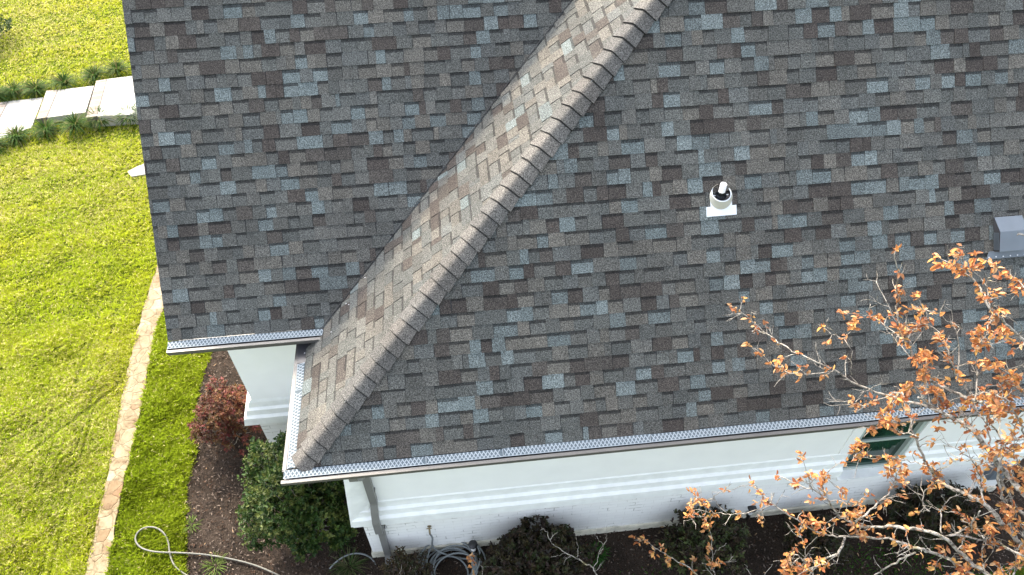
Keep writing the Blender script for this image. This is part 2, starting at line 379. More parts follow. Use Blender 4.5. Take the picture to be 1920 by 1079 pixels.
# ================================================================== GROUND
def poly_sheet(name, pts, z, mat, kind='structure', thick=0.0, sub=None):
    mb = MB(); top = [Vector((x, y, z)) for x, y in pts]; mb.face(top)
    if thick:
        n = len(top); bot = [p - Vector((0, 0, thick)) for p in top]
        for i in range(n): mb.face([top[i], bot[i], bot[(i + 1) % n], top[(i + 1) % n]])
    o = mb.build(name, mat); tag(o, kind=kind); return o
g = poly_sheet('lawn', [(-120, -120), (120, -120), (120, 120), (-120, 120)], -H, M_LAWN)
BED_EDGE = [(-2.15, -2.0), (-2.18, 0.0), (-2.26, 0.42), (-2.33, 0.9), (-2.43, 1.35), (-2.50, 1.8), (-2.48, 2.13), (-2.52, 2.6), (-2.62, 3.19), (-2.60, 3.8), (-2.51, 4.31), (-2.5, 5.0), (-2.45, 6.0), (-2.4, 9.0)]
bed_poly = BED_EDGE + [(0.5, 9.0), (0.5, 0.9), (10.2, 0.9), (10.2, -0.35), (8.6, -0.75), (7.0, -0.62), (5.2, -0.85), (3.6, -0.62), (2.2, -0.8), (0.8, -1.4), (0.0, -2.0)]
bed = poly_sheet('ground', bed_poly, -H + 0.012, M_SOIL)

def inside(px_, py_, poly):
    x = np.asarray(px_); y = np.asarray(py_); r = np.zeros(len(x), bool)
    for i in range(len(poly)):
        x0, y0 = poly[i]; x1, y1 = poly[(i + 1) % len(poly)]
        c = ((y0 > y) != (y1 > y)) & (x < (x1 - x0) * (y - y0) / (y1 - y0 + 1e-12) + x0); r ^= c
    return r
# flagstone strip
FL_L = [(-3.60, -1.0), (-3.61, 0.2), (-3.63, 0.57), (-3.68, 1.74), (-3.76, 2.7), (-3.83, 3.53), (-3.88, 4.2), (-3.90, 4.75), (-3.92, 5.6), (-3.89, 6.46), (-3.85, 8.5)]
FL_R = [(-3.2, 8.5), (-3.45, 6.46), (-3.52, 5.6), (-3.58, 5.08), (-3.56, 4.3), (-3.50, 3.54), (-3.46, 2.7), (-3.43, 1.71), (-3.36, 0.9), (-3.34, 0.54), (-3.30, 0.0), (-3.3, -1.0)]
def rough_edge(pts, amp, step, rnd):
    out = []
    for (a, b) in zip(pts[:-1], pts[1:]):
        L = math.hypot(b[0] - a[0], b[1] - a[1]); k = max(1, int(L / step))
        for i in range(k): t = i / k; out.append((a[0] + (b[0] - a[0]) * t + rnd.uniform(-amp, amp), a[1] + (b[1] - a[1]) * t))
    return out + [pts[-1]]
rr = random.Random(3)
flag_poly = rough_edge(FL_L, 0.018, 0.14, rr) + rough_edge(FL_R, 0.018, 0.14, rr)
def strip_sheet(name, left, right, z, mat, thick):
    mb = MB(); n = 90
    def samp(P, y):
        for a, b in zip(P[:-1], P[1:]):
            if min(a[1], b[1]) <= y <= max(a[1], b[1]): return a[0] + (b[0] - a[0]) * (y - a[1]) / (b[1] - a[1] + 1e-9)
        return P[0][0]
    R = right[::-1]; ys = np.linspace(-1, 8.5, n); r2 = random.Random(5); L = []; Rr = []
    for y in ys:
        L.append(Vector((samp(left, y) + r2.uniform(-.015, .015), y, z))); Rr.append(Vector((samp(R, y) + r2.uniform(-.015, .015), y, z)))
    for i in range(n - 1):
        mb.face([L[i], Rr[i], Rr[i + 1], L[i + 1]])
        for S in (L, Rr):
            d = Vector((0, 0, thick)); mb.face([S[i], S[i + 1], S[i + 1] - d, S[i] - d])
    o = mb.build(name, mat); tag(o, kind='structure'); return o
strip_sheet('path', FL_L, FL_R, -H + 0.03, M_FLAG, 0.05)

# front walk: pale concrete landings that step up at brick nosings
walk_polys = []
def walk():
    mb = MB(); r = random.Random(9)
    def quad(px4, z): return [on_z(x / 2.998, y / 2.998, z) for x, y in px4]
    spec = [(-H + 0.03, [(-420, 690), (-40, 588), (-120, 820), (-520, 960)], None),
            (-H + 0.04, [(45, 570), (243, 549), (175, 722), (-70, 805)], [(0, 577), (45, 570), (-70, 805), (-130, 820)]),
            (-H + 0.16, [(325, 507), (528, 483), (480, 632), (262, 662)], [(262, 512), (325, 507), (262, 662), (205, 672)]),
            (-H + 0.28, [(601, 446), (800, 421), (800, 640), (545, 655)], [(542, 456), (601, 446), (545, 655), (484, 664)])]
    for z, slab, band in spec:
        q = quad(slab, z); d = Vector((0, 0, 0.3)); n = 4
        mb.mesh(q + [p - d for p in q], [(0, 1, 2, 3)] + [(i, 4 + i, 4 + (i + 1) % 4, (i + 1) % 4) for i in range(4)], (1, 1, 1), 0)
        walk_polys.append([(p.x, p.y) for p in q])
        if band:
            b = quad(band, z + 0.006); walk_polys.append([(p.x, p.y) for p in b])
            mb.mesh(b + [p - d for p in b], [(0, 1, 2, 3)] + [(i, 4 + i, 4 + (i + 1) % 4, (i + 1) % 4) for i in range(4)], (0.12, 0.11, 0.10), 1)
            k = 15
            for i in range(k):      # header bricks
                t0, t1 = (i + 0.07) / k, (i + 0.93) / k
                a0, a1 = b[0].lerp(b[3], t0), b[0].lerp(b[3], t1); c0, c1 = b[1].lerp(b[2], t0), b[1].lerp(b[2], t1)
                up = Vector((0, 0, 0.008)); kk = r.uniform(0.85, 1.1); cc = r.choice([(0.26, 0.22, 0.18), (0.29, 0.26, 0.22), (0.21, 0.175, 0.14)])
                mb.face([a0 + up, c0 + up, c1 + up, a1 + up], tuple(x * kk for x in cc), 1)
    o = mb.build('walkway', [M_CONC, M_PAVER]); tag(o, kind='structure')
walk()

# stepping stone half hidden by the rake
st = MB(); pts = [on_z(x, y, -H + 0.05) for x, y in [(239, 322), (258, 312), (285, 302), (300, 300), (300, 318), (276, 326), (246, 331)]]
st.mesh(pts + [p - Vector((0, 0, 0.08)) for p in pts], [tuple(range(7))] + [(i, 7 + i, 7 + (i + 1) % 7, (i + 1) % 7) for i in range(7)])
o = st.build('stepping_stone', M_CONC); tag(o, 'flat pale stone set in the lawn beside the roof edge', 'stepping stone')
step_poly = [(p.x, p.y) for p in pts]

# ================================================================== HOUSE
house = empty('house', (4.5, 4.0, -H), 'white painted brick house under a grey shingled roof', 'house')
XE = 9.6
# main front slope: origin (0,0,0), u = x, v up
cS, cW, cV = math.cos(PS), math.cos(PW), math.cos(PV)
# hip: y = x*TW/TS ; v = y/cS
kS = (TW / TS) / cS
RIDGE_Z = 4.6
nS = int(RIDGE_Z / math.sin(PS) / EXPO)
shingle_slope('roof_slope', (0, 0, 0.0), (1, 0, 0), (0, cS, math.sin(PS)), (-0.03, XE), nS, [(-kS, 1, 0)], 21, house)
# west slope: u = y (pointing north), v up eastwards. hip: x = y*TS/TW -> v*cW <= u*TS/TW ; valley: x*TW >= Z2+(y-Y2)*TV
BLUE_P[0] = 0.06
nW = int(RIDGE_Z / math.sin(PW) / EXPO)
shingle_slope('roof_slope', (0, 0, 0.0), (0, 1, 0), (cW, 0, math.sin(PW)), (-0.03, 5.2), nW,
              [(-TS / TW, cW, 0), (TV, -cW * TW, -(Z2 - Y2 * TV) + 0.02)], 22, house)
BLUE_P[0] = 0.16
# wing slope: u = x, v up north; keep east boundary at the valley: Z2+(y-Y2)TV >= x TW
nV = 34
sV = math.sin(PV)
shingle_slope('roof_slope', (0, Y2, Z2), (1, 0, 0), (0, cV, sV), (XR - 0.3, 5.0), nV, [(TW, -sV, Z2 + 0.012), (-1, 0, -XR)], 23, house)
# closed-cut valley: a narrow dark strip stands in for the shadow along the cut
WR_V = nV * EXPO; wy, wz = Y2 + WR_V * cV, Z2 + WR_V * sV
def valley_pt(x): return Vector((x, Y2 + (x * TW - Z2) / TV, x * TW))
# back slopes and gable fill (seen only from elsewhere)
mb = MB()
ridge_y = nS * EXPO * cS; ridge_z = nS * EXPO * math.sin(PS); rx = ridge_z / TW
mb.face([(rx, ridge_y, ridge_z), (XE, ridge_y, ridge_z), (XE, ridge_y * 2, 0), (0, ridge_y * 2, 0)], (0.10, 0.10, 0.10))
mb.build('roof_slope', MS, house)
mb = MB(); mb.face([(XR, wy, wz), (wz / TW, wy, wz), (wz / TW, wy + wz / TV, 0), (XR, wy + wz / TV, 0)], (0.10, 0.10, 0.10)); mb.build('roof_slope', MS, house)

mb = MB(); vA, vB = valley_pt(0.18), valley_pt(wz / TW - .02); t_ = (vB - vA).normalized(); nWv = Vector((-math.sin(PW), 0, cW)); side = t_.cross(nWv).normalized(); r = random.Random(77)
for k in range(60):
    a_, b_ = vA.lerp(vB, k / 60), vA.lerp(vB, (k + 1) / 60); w0 = 0.006
    mb.mesh([a_ + nWv * .022 - side * w0, a_ + nWv * .022 + side * w0, b_ + nWv * .022 + side * w0, b_ + nWv * .022 - side * w0], [(0, 1, 2, 3)])
vo = mb.build('valley_cut_shadow', M_DECK, house)  # added dark strip: shade of the cut shingle edge, no metal here
# ---- hip caps
hipdir = Vector((1, TW / TS, TW)).normalized(); hlen = Vector((rx, ridge_y, ridge_z)).length
nSv = Vector((0, -math.sin(PS), cS)); nWv = Vector((-math.sin(PW), 0, cW)); nH = (nSv + nWv).normalized()
dS = hipdir.cross(nSv).normalized(); dS = dS if dS.x > 0 else -dS          # down onto the front slope
dW = hipdir.cross(nWv).normalized(); dW = dW if dW.x < 0 else -dW
mb = MB(); r = random.Random(31); s = 0.015; CE = 0.166
# cross-section: arc blended from the west face over the hip to the front face
LAT = (dS - dW); LAT = (LAT - nH * LAT.dot(nH)).normalized(); cb_, sb_ = dS.dot(LAT), -dS.dot(nH); tb_ = sb_ / cb_
def capsec(hw, lift):
    out = []; c_ = 0.009
    for k in range(-9, 10):
        t = k / 9.0; x_ = hw * cb_ * (0.35 * t + 0.65 * t * abs(t)); z_ = -math.sqrt((x_ * tb_) ** 2 + c_ * c_)
        sl_ = -x_ * tb_ * tb_ / math.sqrt((x_ * tb_) ** 2 + c_ * c_); nrm = (nH - LAT * sl_).normalized()
        out.append(LAT * x_ + nH * z_ + nrm * lift)
    return out
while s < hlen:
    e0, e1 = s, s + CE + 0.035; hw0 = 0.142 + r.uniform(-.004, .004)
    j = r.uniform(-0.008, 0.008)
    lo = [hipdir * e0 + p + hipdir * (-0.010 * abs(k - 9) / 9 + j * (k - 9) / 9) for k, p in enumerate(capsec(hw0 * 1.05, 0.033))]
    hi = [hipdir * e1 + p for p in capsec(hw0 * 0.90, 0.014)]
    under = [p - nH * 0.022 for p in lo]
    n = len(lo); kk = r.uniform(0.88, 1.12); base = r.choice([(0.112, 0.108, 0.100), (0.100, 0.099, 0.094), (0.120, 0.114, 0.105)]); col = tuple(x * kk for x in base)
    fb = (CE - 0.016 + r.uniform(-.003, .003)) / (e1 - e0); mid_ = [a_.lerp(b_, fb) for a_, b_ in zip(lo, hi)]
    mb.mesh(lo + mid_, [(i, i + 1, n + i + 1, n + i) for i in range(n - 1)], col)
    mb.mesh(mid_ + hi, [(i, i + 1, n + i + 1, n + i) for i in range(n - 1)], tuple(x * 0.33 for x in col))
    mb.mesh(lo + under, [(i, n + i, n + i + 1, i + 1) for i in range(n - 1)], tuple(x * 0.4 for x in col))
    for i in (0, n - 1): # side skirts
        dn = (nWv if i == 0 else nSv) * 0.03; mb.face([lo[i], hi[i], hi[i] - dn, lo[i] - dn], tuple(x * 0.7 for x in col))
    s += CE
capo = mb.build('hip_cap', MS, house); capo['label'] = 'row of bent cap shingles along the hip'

# ---- gutters
WD = 0.086
def gutter(name, a, b, outdir, parent, sections, zl=-0.05, end_open=False, skip=None, seed=1, lead=0.0):
    """K-style trough from a to b (eave line), outdir = horizontal outward unit"""
    a = Vector(a); b = Vector(b); t = (b - a).normalized(); od = Vector(outdir); L = (b - a).length; r = random.Random(seed)
    mb = MB(); ax = lambda s_, p, q: a + t * s_ + od * p + Vector((0, 0, q))
    prof = [(0.0, -0.005), (0.0, -0.125), (0.085, -0.125), (0.112, -0.095), (0.122, -0.070), (0.138, -0.052), (0.138, -0.008), (0.100, -0.008), (0.099, -0.018), (0.098, -0.040), (0.088, -0.08), (0.060, -0.118), (0.006, -0.118), (0.006, -0.005)]
    mb.extrude(prof, -lead, L, ax)
    # end plates
    pl = [(0.0, -0.006), (0.0, -0.125), (0.065, -0.125), (0.095, -0.085), (0.105, -0.045), (0.130, -0.022), (0.130, -0.008)]
    if not lead: mb.extrude(pl, -0.003, 0.0005, ax)
    mb.extrude(pl, L - 0.0005, L + 0.003, ax)
    g_ = mb.build('gutter', M_TAUPE, parent, bevel=0)
    s0 = 0.0 if not skip else skip[0]; s_end = L if not skip else skip[1]
    k = 0; cuts = [c for c in sections if s0 < c < s_end]; edges = [s0] + cuts + [s_end]
    for e0, e1 in zip(edges[:-1], edges[1:]):
        m2 = MB(); tilt0, tilt1 = r.uniform(-0.004, 0.006), r.uniform(-0.004, 0.012); sh = r.uniform(-0.004, 0.004); lift = 0.0012 * (k % 2)
        def P(s_, p, n_=0.0):
            f = (s_ - e0) / max(0.01, e1 - e0); back = 0.018 * (1 - p / WD); q = 0.004 + back * 0.9 + lift + n_ + (1 - p / WD) * (tilt0 * (1 - f) + tilt1 * f)
            return a + t * s_ + od * (p + 0.006 + sh * (2 * f - 1)) + Vector((0, 0, q))
        st0 = e0 - (lead * 0.85 if (lead and e0 == s0) else 0)
        m2.face([P(st0 + .002, 0), P(e1 - .002, 0), P(e1 - .002, WD), P(st0 + .002, WD)], (1, 1, 1), 0)
        m2.face([P(st0 + .002, 0, -.003), P(st0 + .002, WD, -.003), P(e1 - .002, WD, -.003), P(e1 - .002, 0, -.003)], (1, 1, 1), 0)
        def strip(s1, p1, s2, p2, wd, n_):
            dv = Vector((s2 - s1, p2 - p1)).normalized(); nx, ny = -dv.y * wd / 2, dv.x * wd / 2
            m2.face([P(s1 + nx, p1 + ny, n_), P(s2 + nx, p2 + ny, n_), P(s2 - nx, p2 - ny, n_), P(s1 - nx, p1 - ny, n_)], (1, 1, 1), 1)
        # raised diamond lattice and two plain borders
        lo_, hi_ = 0.003, WD - 0.003; ph = hi_ - lo_; stp = 0.0405; sl2 = ph / 1.5 / 0.0405; x = st0; hw2 = ph * 0.5 * 1.5 * 0.0405 / ph * 1.0
        run = 0.0405 * 1.42
        while x < e1 - run - .003:
            strip(x + .004, lo_, x + run, hi_, 0.0088, 0.0025); strip(x + .004, hi_, x + run, lo_, 0.0088, 0.003); x += stp
        m2.face([P(st0 + .002, hi_ - .003, .0035), P(e1 - .002, hi_ - .003, .0035), P(e1 - .002, WD, .0035), P(st0 + .002, WD, .0035)], (1, 1, 1), 1)
        m2.face([P(e1 - .010, 0.0, .0045), P(e1 - .003, 0.0, .0045), P(e1 - .003, WD, .0045), P(e1 - .010, WD, .0045)], (1, 1, 1), 1)
        o = m2.build('gutter_guard', [M_GUARD, M_WIRE], None); o.parent = g_; o.matrix_parent_inverse = Matrix.Identity(4)
        k += 1
    return g_
gs = [0.30 + 1.22 * i for i in range(0, 8)]
g1 = gutter('gutter', (0.0, -0.012, -0.028), (XE, -0.012, -0.028), (0, -1, 0), house, [on_y(x, y, -0.1).x for x, y in ((800, 868), (945, 852), (1222, 827), (1500, 797), (1790, 770))] + [8.3], seed=4, lead=0.150)
g2 = gutter('gutter', (-0.012, 0.0, -0.0285), (-0.012, 1.95, -0.0285), (-1, 0, 0), house, [0.95], skip=(0.0, 1.30), seed=5)
g3 = gutter('gutter', (XR, Y2 - 0.012, Z2 - 0.028), (0.275, Y2 - 0.012, Z2 - 0.028), (0, -1, 0), house, [0.72], seed=9)
# bare steel apron with nail heads where the west guard has been left off
mb = MB(); mb.box((-0.115, 1.31, -0.028), (-0.012, 1.94, -0.022)); fl = mb.build('gutter_apron', M_VENTD, house)
for yy in (1.45, 1.60, 1.72, 1.80):
    mb = MB(); mb.lathe([(0.0, 0.006), (0.007, 0.005), (0.009, 0.0)], (-0.045 + 0.01 * math.sin(yy * 9), yy, -0.022), n=8)
    o = mb.build('nail', M_SCREW); o.parent = fl
# hidden fascia boards behind the gutters and soffits
mb = MB(); mb.box((0.01, -0.006, -0.2), (XE, 0.02, -0.045)); mb.build('fascia', M_TAUPE, house)
mb = MB(); mb.box((-0.006, 0.01, -0.2), (0.008, 2.2, -0.045)); mb.build('fascia', M_TAUPE, house)
mb = MB(); mb.box((XR + .01, Y2 - 0.006, Z2 - 0.2), (0.26, Y2 + 0.02, Z2 - 0.045)); mb.build('fascia', M_TAUPE, house)
mb = MB(); mb.box((0.02, 0.03, -0.2), (XE, 0.41, -0.19)); mb.box((0.02, 0.42, -0.2), (0.27, 2.2, -0.19)); mb.box((XR + .03, Y2 + .03, Z2 - .2), (-0.02, 2.06, Z2 - .19)); mb.build('soffit', M_TRIM, house)
# rake board under the wing's west edge
mb = MB()
RP = lambda v_, n_, x: Vector((x, Y2 + v_ * cV - n_ * sV, Z2 + v_ * sV + n_ * cV))
mb.mesh([RP(0, -.05, XR + .01), RP(WR_V, -.05, XR + .01), RP(WR_V, -.2, XR + .01), RP(0, -.2, XR + .01), RP(0, -.05, XR + .03), RP(WR_V, -.05, XR + .03), RP(WR_V, -.2, XR + .03), RP(0, -.2, XR + .03)],
        [(0, 1, 2, 3), (7, 6, 5, 4), (0, 4, 5, 1), (1, 5, 6, 2), (2, 6, 7, 3), (3, 7, 4, 0)])
mb.build('rake_board', M_TRIM, house)

# ---- walls
YW = 0.40; XWL = 0.28; XWR = 9.2; ZB = -2.2; ZF = -H + 0.14
W1, W2 = 6.50, 7.30; WZ0, WZ1 = -2.195, -0.62        # window opening
def wall_boxes(mb, x0, x1, y0, y1, z0, z1): mb.box((x0, y0, z0), (x1, y1, z1))
# lower painted brick
mb = MB(); wall_boxes(mb, XWL, XWR, YW, 7.8, ZF, ZB); mb.build('brick_wall', M_BRICK, house)
WX = -1.16; WY = 2.05
mb = MB(); wall_boxes(mb, WX - 0.06, XWL - 0.004, WY + 0.02, 8.0, ZF, ZB); mb.build('brick_wall', M_BRICK, house)
# foundation, standing a little proud
mb = MB(); wall_boxes(mb, XWL - 0.02, XWR + 0.02, YW - 0.025, 7.7, -H - .1, ZF); wall_boxes(mb, WX - 0.08, XWL - .03, WY - 0.01, 7.9, -H - .1, ZF - .003); mb.build('foundation', M_FOUND, house)
# upper smooth wall (with the window opening left out)
mb = MB(); zt = -0.2
wall_boxes(mb, XWL, W1, YW, 7.78, ZB + .001, zt); wall_boxes(mb, W2, XWR, YW, 7.78, ZB + .001, zt)
wall_boxes(mb, W1, W2, YW, YW + 0.3, WZ1, zt); wall_boxes(mb, W1, W2, YW + 0.12, 7.7, ZB + .001, WZ1 - .001)
mb.build('stucco_wall', M_STUCCO, house)
mb = MB(); wall_boxes(mb, WX, XWL - 0.003, WY, 7.98, ZB + .001, Z2 - .2)
mb.face([(WX, WY, Z2 - .2), (WX, wy, wz - .2), (WX, 2 * wy - WY, Z2 - .2)])
mb.build('stucco_wall', M_STUCCO, house)
# stepped band mouldings: each lower band stands further out; the west end is mitred
def bands(x0, x1, y0, x_w, parent, notch=None):
    """profile of the stepped moulding, (out, z) from top to bottom"""
    prof = [(0.0, -1.70), (0.012, -1.72), (0.014, -1.855), (0.045, -1.885), (0.047, -1.90), (0.050, -2.005), (0.085, -2.035), (0.088, -2.05), (0.090, -2.19), (0.0, -2.197)]
    segs = [(x0, x1)] if not notch else [(x0, notch[0]), (notch[1], x1)]
    mb = MB()
    for k, (a, b) in enumerate(segs):
        A = []; B = []; n = len(prof)
        for p, z in prof:
            A.append(Vector((a - (p if k == 0 else 0), y0 - p, z))); B.append(Vector((b, y0 - p, z)))
        mb.mesh(A + B, [(i, n + i, n + i + 1, i + 1) for i in range(n - 1)] + [tuple(range(n)), tuple(range(n, 2 * n))[::-1]], (1, 1, 1))
        if k == 0:
            Cc = [Vector((a - p, y0 + 1.2, z)) for p, z in prof]
            mb.mesh(A + Cc, [(i, i + 1, n + i + 1, n + i) for i in range(n - 1)] + [tuple(range(n, 2 * n))], (1, 1, 1))
    return mb.build('moulding', M_TRIM, parent)
bands(XWL, XWR, YW, XWL, house, notch=(W1, W2))
# flared corner return of the main wall (wider at the foot)
mb = MB(); p8 = [(0.40, 0.385, -0.5), (XWL + .02, 0.385, -0.5)]
A = [Vector((0.42, 0.393, -0.20)), Vector((0.335, 0.42, -1.08)), Vector((0.19, 0.42, -2.19))]
tri = [Vector((0.46, 0.392, -0.3)), Vector((0.31, 0.45, -0.3)), Vector((0.16, 0.45, -2.185)), Vector((0.16, 0.318, -2.185)), Vector((0.37, 0.318, -2.185)), Vector((0.46, 0.394, -1.70)), Vector((0.335, 0.392, -0.3))]
mb.mesh([tri[6], tri[0], tri[5], tri[4], tri[3], tri[1], tri[2]], [(0, 4, 3, 2, 1), (0, 5, 6, 4)])
mb.face([(0.16, 0.318, -2.185), (0.16, 0.45, -2.185), (0.40, 0.45, -2.185), (0.37, 0.318, -2.185)])
mb.build('corner_return', M_TRIM, house)
# wing moulding, flaring west at its end
mb = MB(); prof = [(0.0, -1.70), (0.012, -1.76), (0.014, -1.87), (0.045, -1.90), (0.050, -2.005), (0.085, -2.04), (0.090, -2.19), (0.0, -2.197)]
n = len(prof); flare = [0.02, 0.055, 0.10, 0.13, 0.165, 0.20, 0.235, 0.02]
A = [Vector((WX - fl_ * 0.9, WY - p, z)) for (p, z), fl_ in zip(prof, flare)]; B = [Vector((XWL - .01, WY - p, z)) for p, z in prof]
Cc = [Vector((WX - fl_, WY + 0.5, z + (0.2 if i == 0 else 0))) for i, ((p, z), fl_) in enumerate(zip(prof, flare))]
mb.mesh(A + B, [(i, n + i, n + i + 1, i + 1) for i in range(n - 1)], (1, 1, 1)); mb.mesh(A + Cc, [(i, i + 1, n + i + 1, n + i) for i in range(n - 1)], (1, 1, 1))
mb.build('moulding', M_TRIM, house)

# ---- window
win = MB()
fy = YW + 0.045
def rect_frame(mb, x0, x1, z0, z1, w_, y0, y1):
    mb.box((x0, y0, z0), (x0 + w_, y1, z1)); mb.box((x1 - w_, y0, z0), (x1, y1, z1)); mb.box((x0 + w_, y0, z1 - w_), (x1 - w_, y1, z1)); mb.box((x0 + w_, y0, z0), (x1 - w_, y1, z0 + w_))
rect_frame(win, W1 + .002, W2 - .002, WZ0 + .0, WZ1 - .002, 0.05, fy - 0.04, fy + 0.05)
wn = win.build('window', M_FRAME, house)
mb = MB(); mb.box((W1 + .05, fy + 0.012, WZ0 + .05), (W2 - .05, fy + 0.02, WZ1 - .05)); o = mb.build('pane', M_GLASS); o.parent = wn
mb = MB(); mb.box((W1 + .052, fy - 0.01, -1.55), (W2 - .052, fy + 0.011, -1.505)); o = mb.build('muntin', M_FRAME); o.parent = wn
mb = MB(); mb.box((W1 + .052, fy - 0.02, WZ0 + .052), (W2 - .052, fy + 0.010, WZ0 + 0.12)); o = mb.build('sash_rail', M_GREEN); o.parent = wn
mb = MB(); mb.box((W1 - 0.03, YW - 0.125, WZ0 - 0.04), (W2 + 0.03, YW - 0.001, WZ0 - 0.006)); mb.build('window_sill', M_TRIM, house)
mb = MB(); rect_frame(mb, W1 - 0.14, W2 + 0.14, -1.69, -0.48, 0.137, YW - 0.012, YW + 0.001); 
mb = MB()
for x0, x1 in ((W1 - 0.14, W1 - .001), (W2 + .001, W2 + 0.14)): mb.box((x0, YW - 0.014, -1.69), (x1, YW - .0005, WZ1))
mb.box((W1 - 0.14, YW - 0.016, WZ1 + .001), (W2 + 0.14, YW - .0005, WZ1 + .14)); mb.build('window_surround', M_STUCCO, house)

# ---- downspout
def rect_tube(pts, wx, wy_):
    mb = MB(); k = 0; rings = []
    pts = [Vector(p) for p in pts]
    for i, p in enumerate(pts):
        d = (pts[min(i + 1, len(pts) - 1)] - pts[max(i - 1, 0)]).normalized()
        ax = Vector((1, 0, 0)); ax = (ax - d * ax.dot(d)).normalized(); ay = d.cross(ax)
        rings.append([p + ax * sx * wx / 2 + ay * sy * wy_ / 2 for sx, sy in ((-1, -1), (-.5, -1.08), (.5, -1.08), (1, -1), (1, 1), (-1, 1))])
    n = 6
    for a, b in zip(rings[:-1], rings[1:]): mb.mesh(a + b, [(j, (j + 1) % n, n + (j + 1) % n, n + j) for j in range(n)])
    mb.face(rings[0][::-1]); mb.face(rings[-1]); return mb
dsx = 0.505
ds = rect_tube([(dsx + .03, -0.07, -0.16), (dsx + .03, -0.07, -0.22), (dsx + .03, 0.05, -0.45), (dsx + .025, 0.34, -0.86), (dsx + .02, 0.345, -1.62), (dsx + .01, 0.30, -1.76), (dsx, 0.245, -1.95), (dsx, 0.235, -2.20), (dsx, 0.25, -2.24)], 0.088, 0.065).build('downspout', M_SPOUT, house, bevel=0.003)
mb = rect_tube([(dsx, 0.335, -2.2), (dsx - .005, 0.35, -2.4), (dsx - .02, 0.35, -3.18), (dsx - .02, 0.30, -3.28), (dsx - .02, 0.2, -3.31)], 0.084, 0.062); o = mb.build('lower_pipe', M_SPOUT); o.parent = ds
mb = rect_tube([(dsx, 0.25, -2.19), (dsx, 0.34, -2.30)], 0.096, 0.075); o = mb.build('elbow', M_SPOUT); o.parent = ds
for lo, hi in (((dsx - 0.03, 0.34, -1.37), (dsx + 0.075, 0.397, -1.352)), ((dsx - 0.05, 0.33, -2.35), (dsx + 0.062, 0.398, -2.335))):
    mb = MB(); mb.box(lo, hi); o = mb.build('strap', M_SPOUT); o.parent = ds

# ---- spigot on the brick
sp = on_y(805, 987, YW)
mb = MB(); mb.lathe([(0.0, 0.0), (0.028, 0.0), (0.028, 0.006), (0.013, 0.01), (0.013, 0.06), (0.0, 0.062)], (sp.x, YW, sp.z), Vector((0, -1, 0)), 12)
mb.tube([(sp.x, YW - .05, sp.z), (sp.x, YW - .07, sp.z - .02), (sp.x, YW - .075, sp.z - .07)], 0.013, 8)
mb.tube([(sp.x, YW - .05, sp.z), (sp.x, YW - .05, sp.z + .04)], 0.007, 6); mb.tube([(sp.x - .035, YW - .05, sp.z + .042), (sp.x + .035, YW - .05, sp.z + .042)], 0.007, 6)
mb.build('spigot', M_BRASS, house, smooth=False)
# small grey utility box low on the wall's far end
mb = MB(); ub = on_y(1862, 893, YW); mb.box((8.78, YW - 0.12, -2.72), (9.02, YW - .001, -2.45)); mb.build('meter_box', M_VENT, house, bevel=0.01)

# ---- plumbing vent on the front slope
def S(x, v_, n_=0.0): return Vector((x, v_ * cS - n_ * math.sin(PS), v_ * math.sin(PS) + n_ * cS))
def S_from(x, y): return y / cS
vx, vv = 4.457, 1.439 / cS
vp_root = MB()
zb = S(vx, vv + 0.19); zc = Vector((vx, zb.y, zb.z))
# pipe
vp = MB(); vp.lathe([(0.034, -0.05), (0.034, 0.165), (0.027, 0.167), (0.027, 0.08), (0.0, 0.08)], zc, n=20); vpo = vp.build('vent_pipe', M_PVC, house, smooth=False)
vpo.data.polygons.foreach_set('use_smooth', [True] * len(vpo.data.polygons))
mb = MB(); n0 = 0.020
pl_ = [(-.154, 0), (.154, 0), (.154, .098), (.110, .098), (.110, .21), (-.110, .21), (-.110, .098), (-.154, .098)]
top = [S(vx + a_, vv + b_, n0) for a_, b_ in pl_]; bot = [S(vx + a_, vv + b_, 0.010) for a_, b_ in pl_]
mb.mesh(top + bot, [(0, 1, 2, 7), (3, 4, 5, 6), (2, 3, 6, 7)] + [(i, 8 + i, 8 + (i + 1) % 8, (i + 1) % 8) for i in range(8)]); o = mb.build('flashing', M_FLASH); o.parent = vpo
# collar: oblique cone between the slope and a level ring
mb = MB(); nn = 28; low = []; hi = []; hin = []; inn = []
for k in range(nn):
    a_ = 2 * math.pi * k / nn; low.append(S(vx + 0.118 * math.cos(a_), vv + 0.19 + 0.128 * math.sin(a_), n0 + .001))
    sa = math.sin(a_); hi.append(zc + Vector((0.101 * math.cos(a_), 0.095 * sa, 0.05 + 0.036 * sa))); hin.append(zc + Vector((0.091 * math.cos(a_), 0.086 * sa, 0.054 + 0.032 * sa)))
mb.mesh(low + hi, [(i, (i + 1) % nn, nn + (i + 1) % nn, nn + i) for i in range(nn)]); o = mb.build('collar', M_CONE, smooth=True); o.parent = vpo
mb = MB(); mb.mesh(hi + hin, [(i, (i + 1) % nn, nn + (i + 1) % nn, nn + i) for i in range(nn)]); o = mb.build('collar_rim', M_FLASH); o.parent = vpo
mb = MB(); rg = []
for rr_, hh_ in ((0.093, 0.050), (0.082, 0.028), (0.060, 0.022), (0.046, 0.040), (0.036, 0.072), (0.0342, 0.072)):
    rg.append([zc + Vector((rr_ * math.cos(2 * math.pi * k / nn), rr_ * 0.95 * math.sin(2 * math.pi * k / nn), hh_ + 0.34 * (rr_ - .034) * math.sin(2 * math.pi * k / nn))) for k in range(nn)])
for ra, rb in zip(rg[:-1], rg[1:]): mb.mesh(ra + rb, [(i, (i + 1) % nn, nn + (i + 1) % nn, nn + i) for i in range(nn)]); o = mb.build('rubber_boot', M_RUBBER, smooth=True); o.parent = vpo

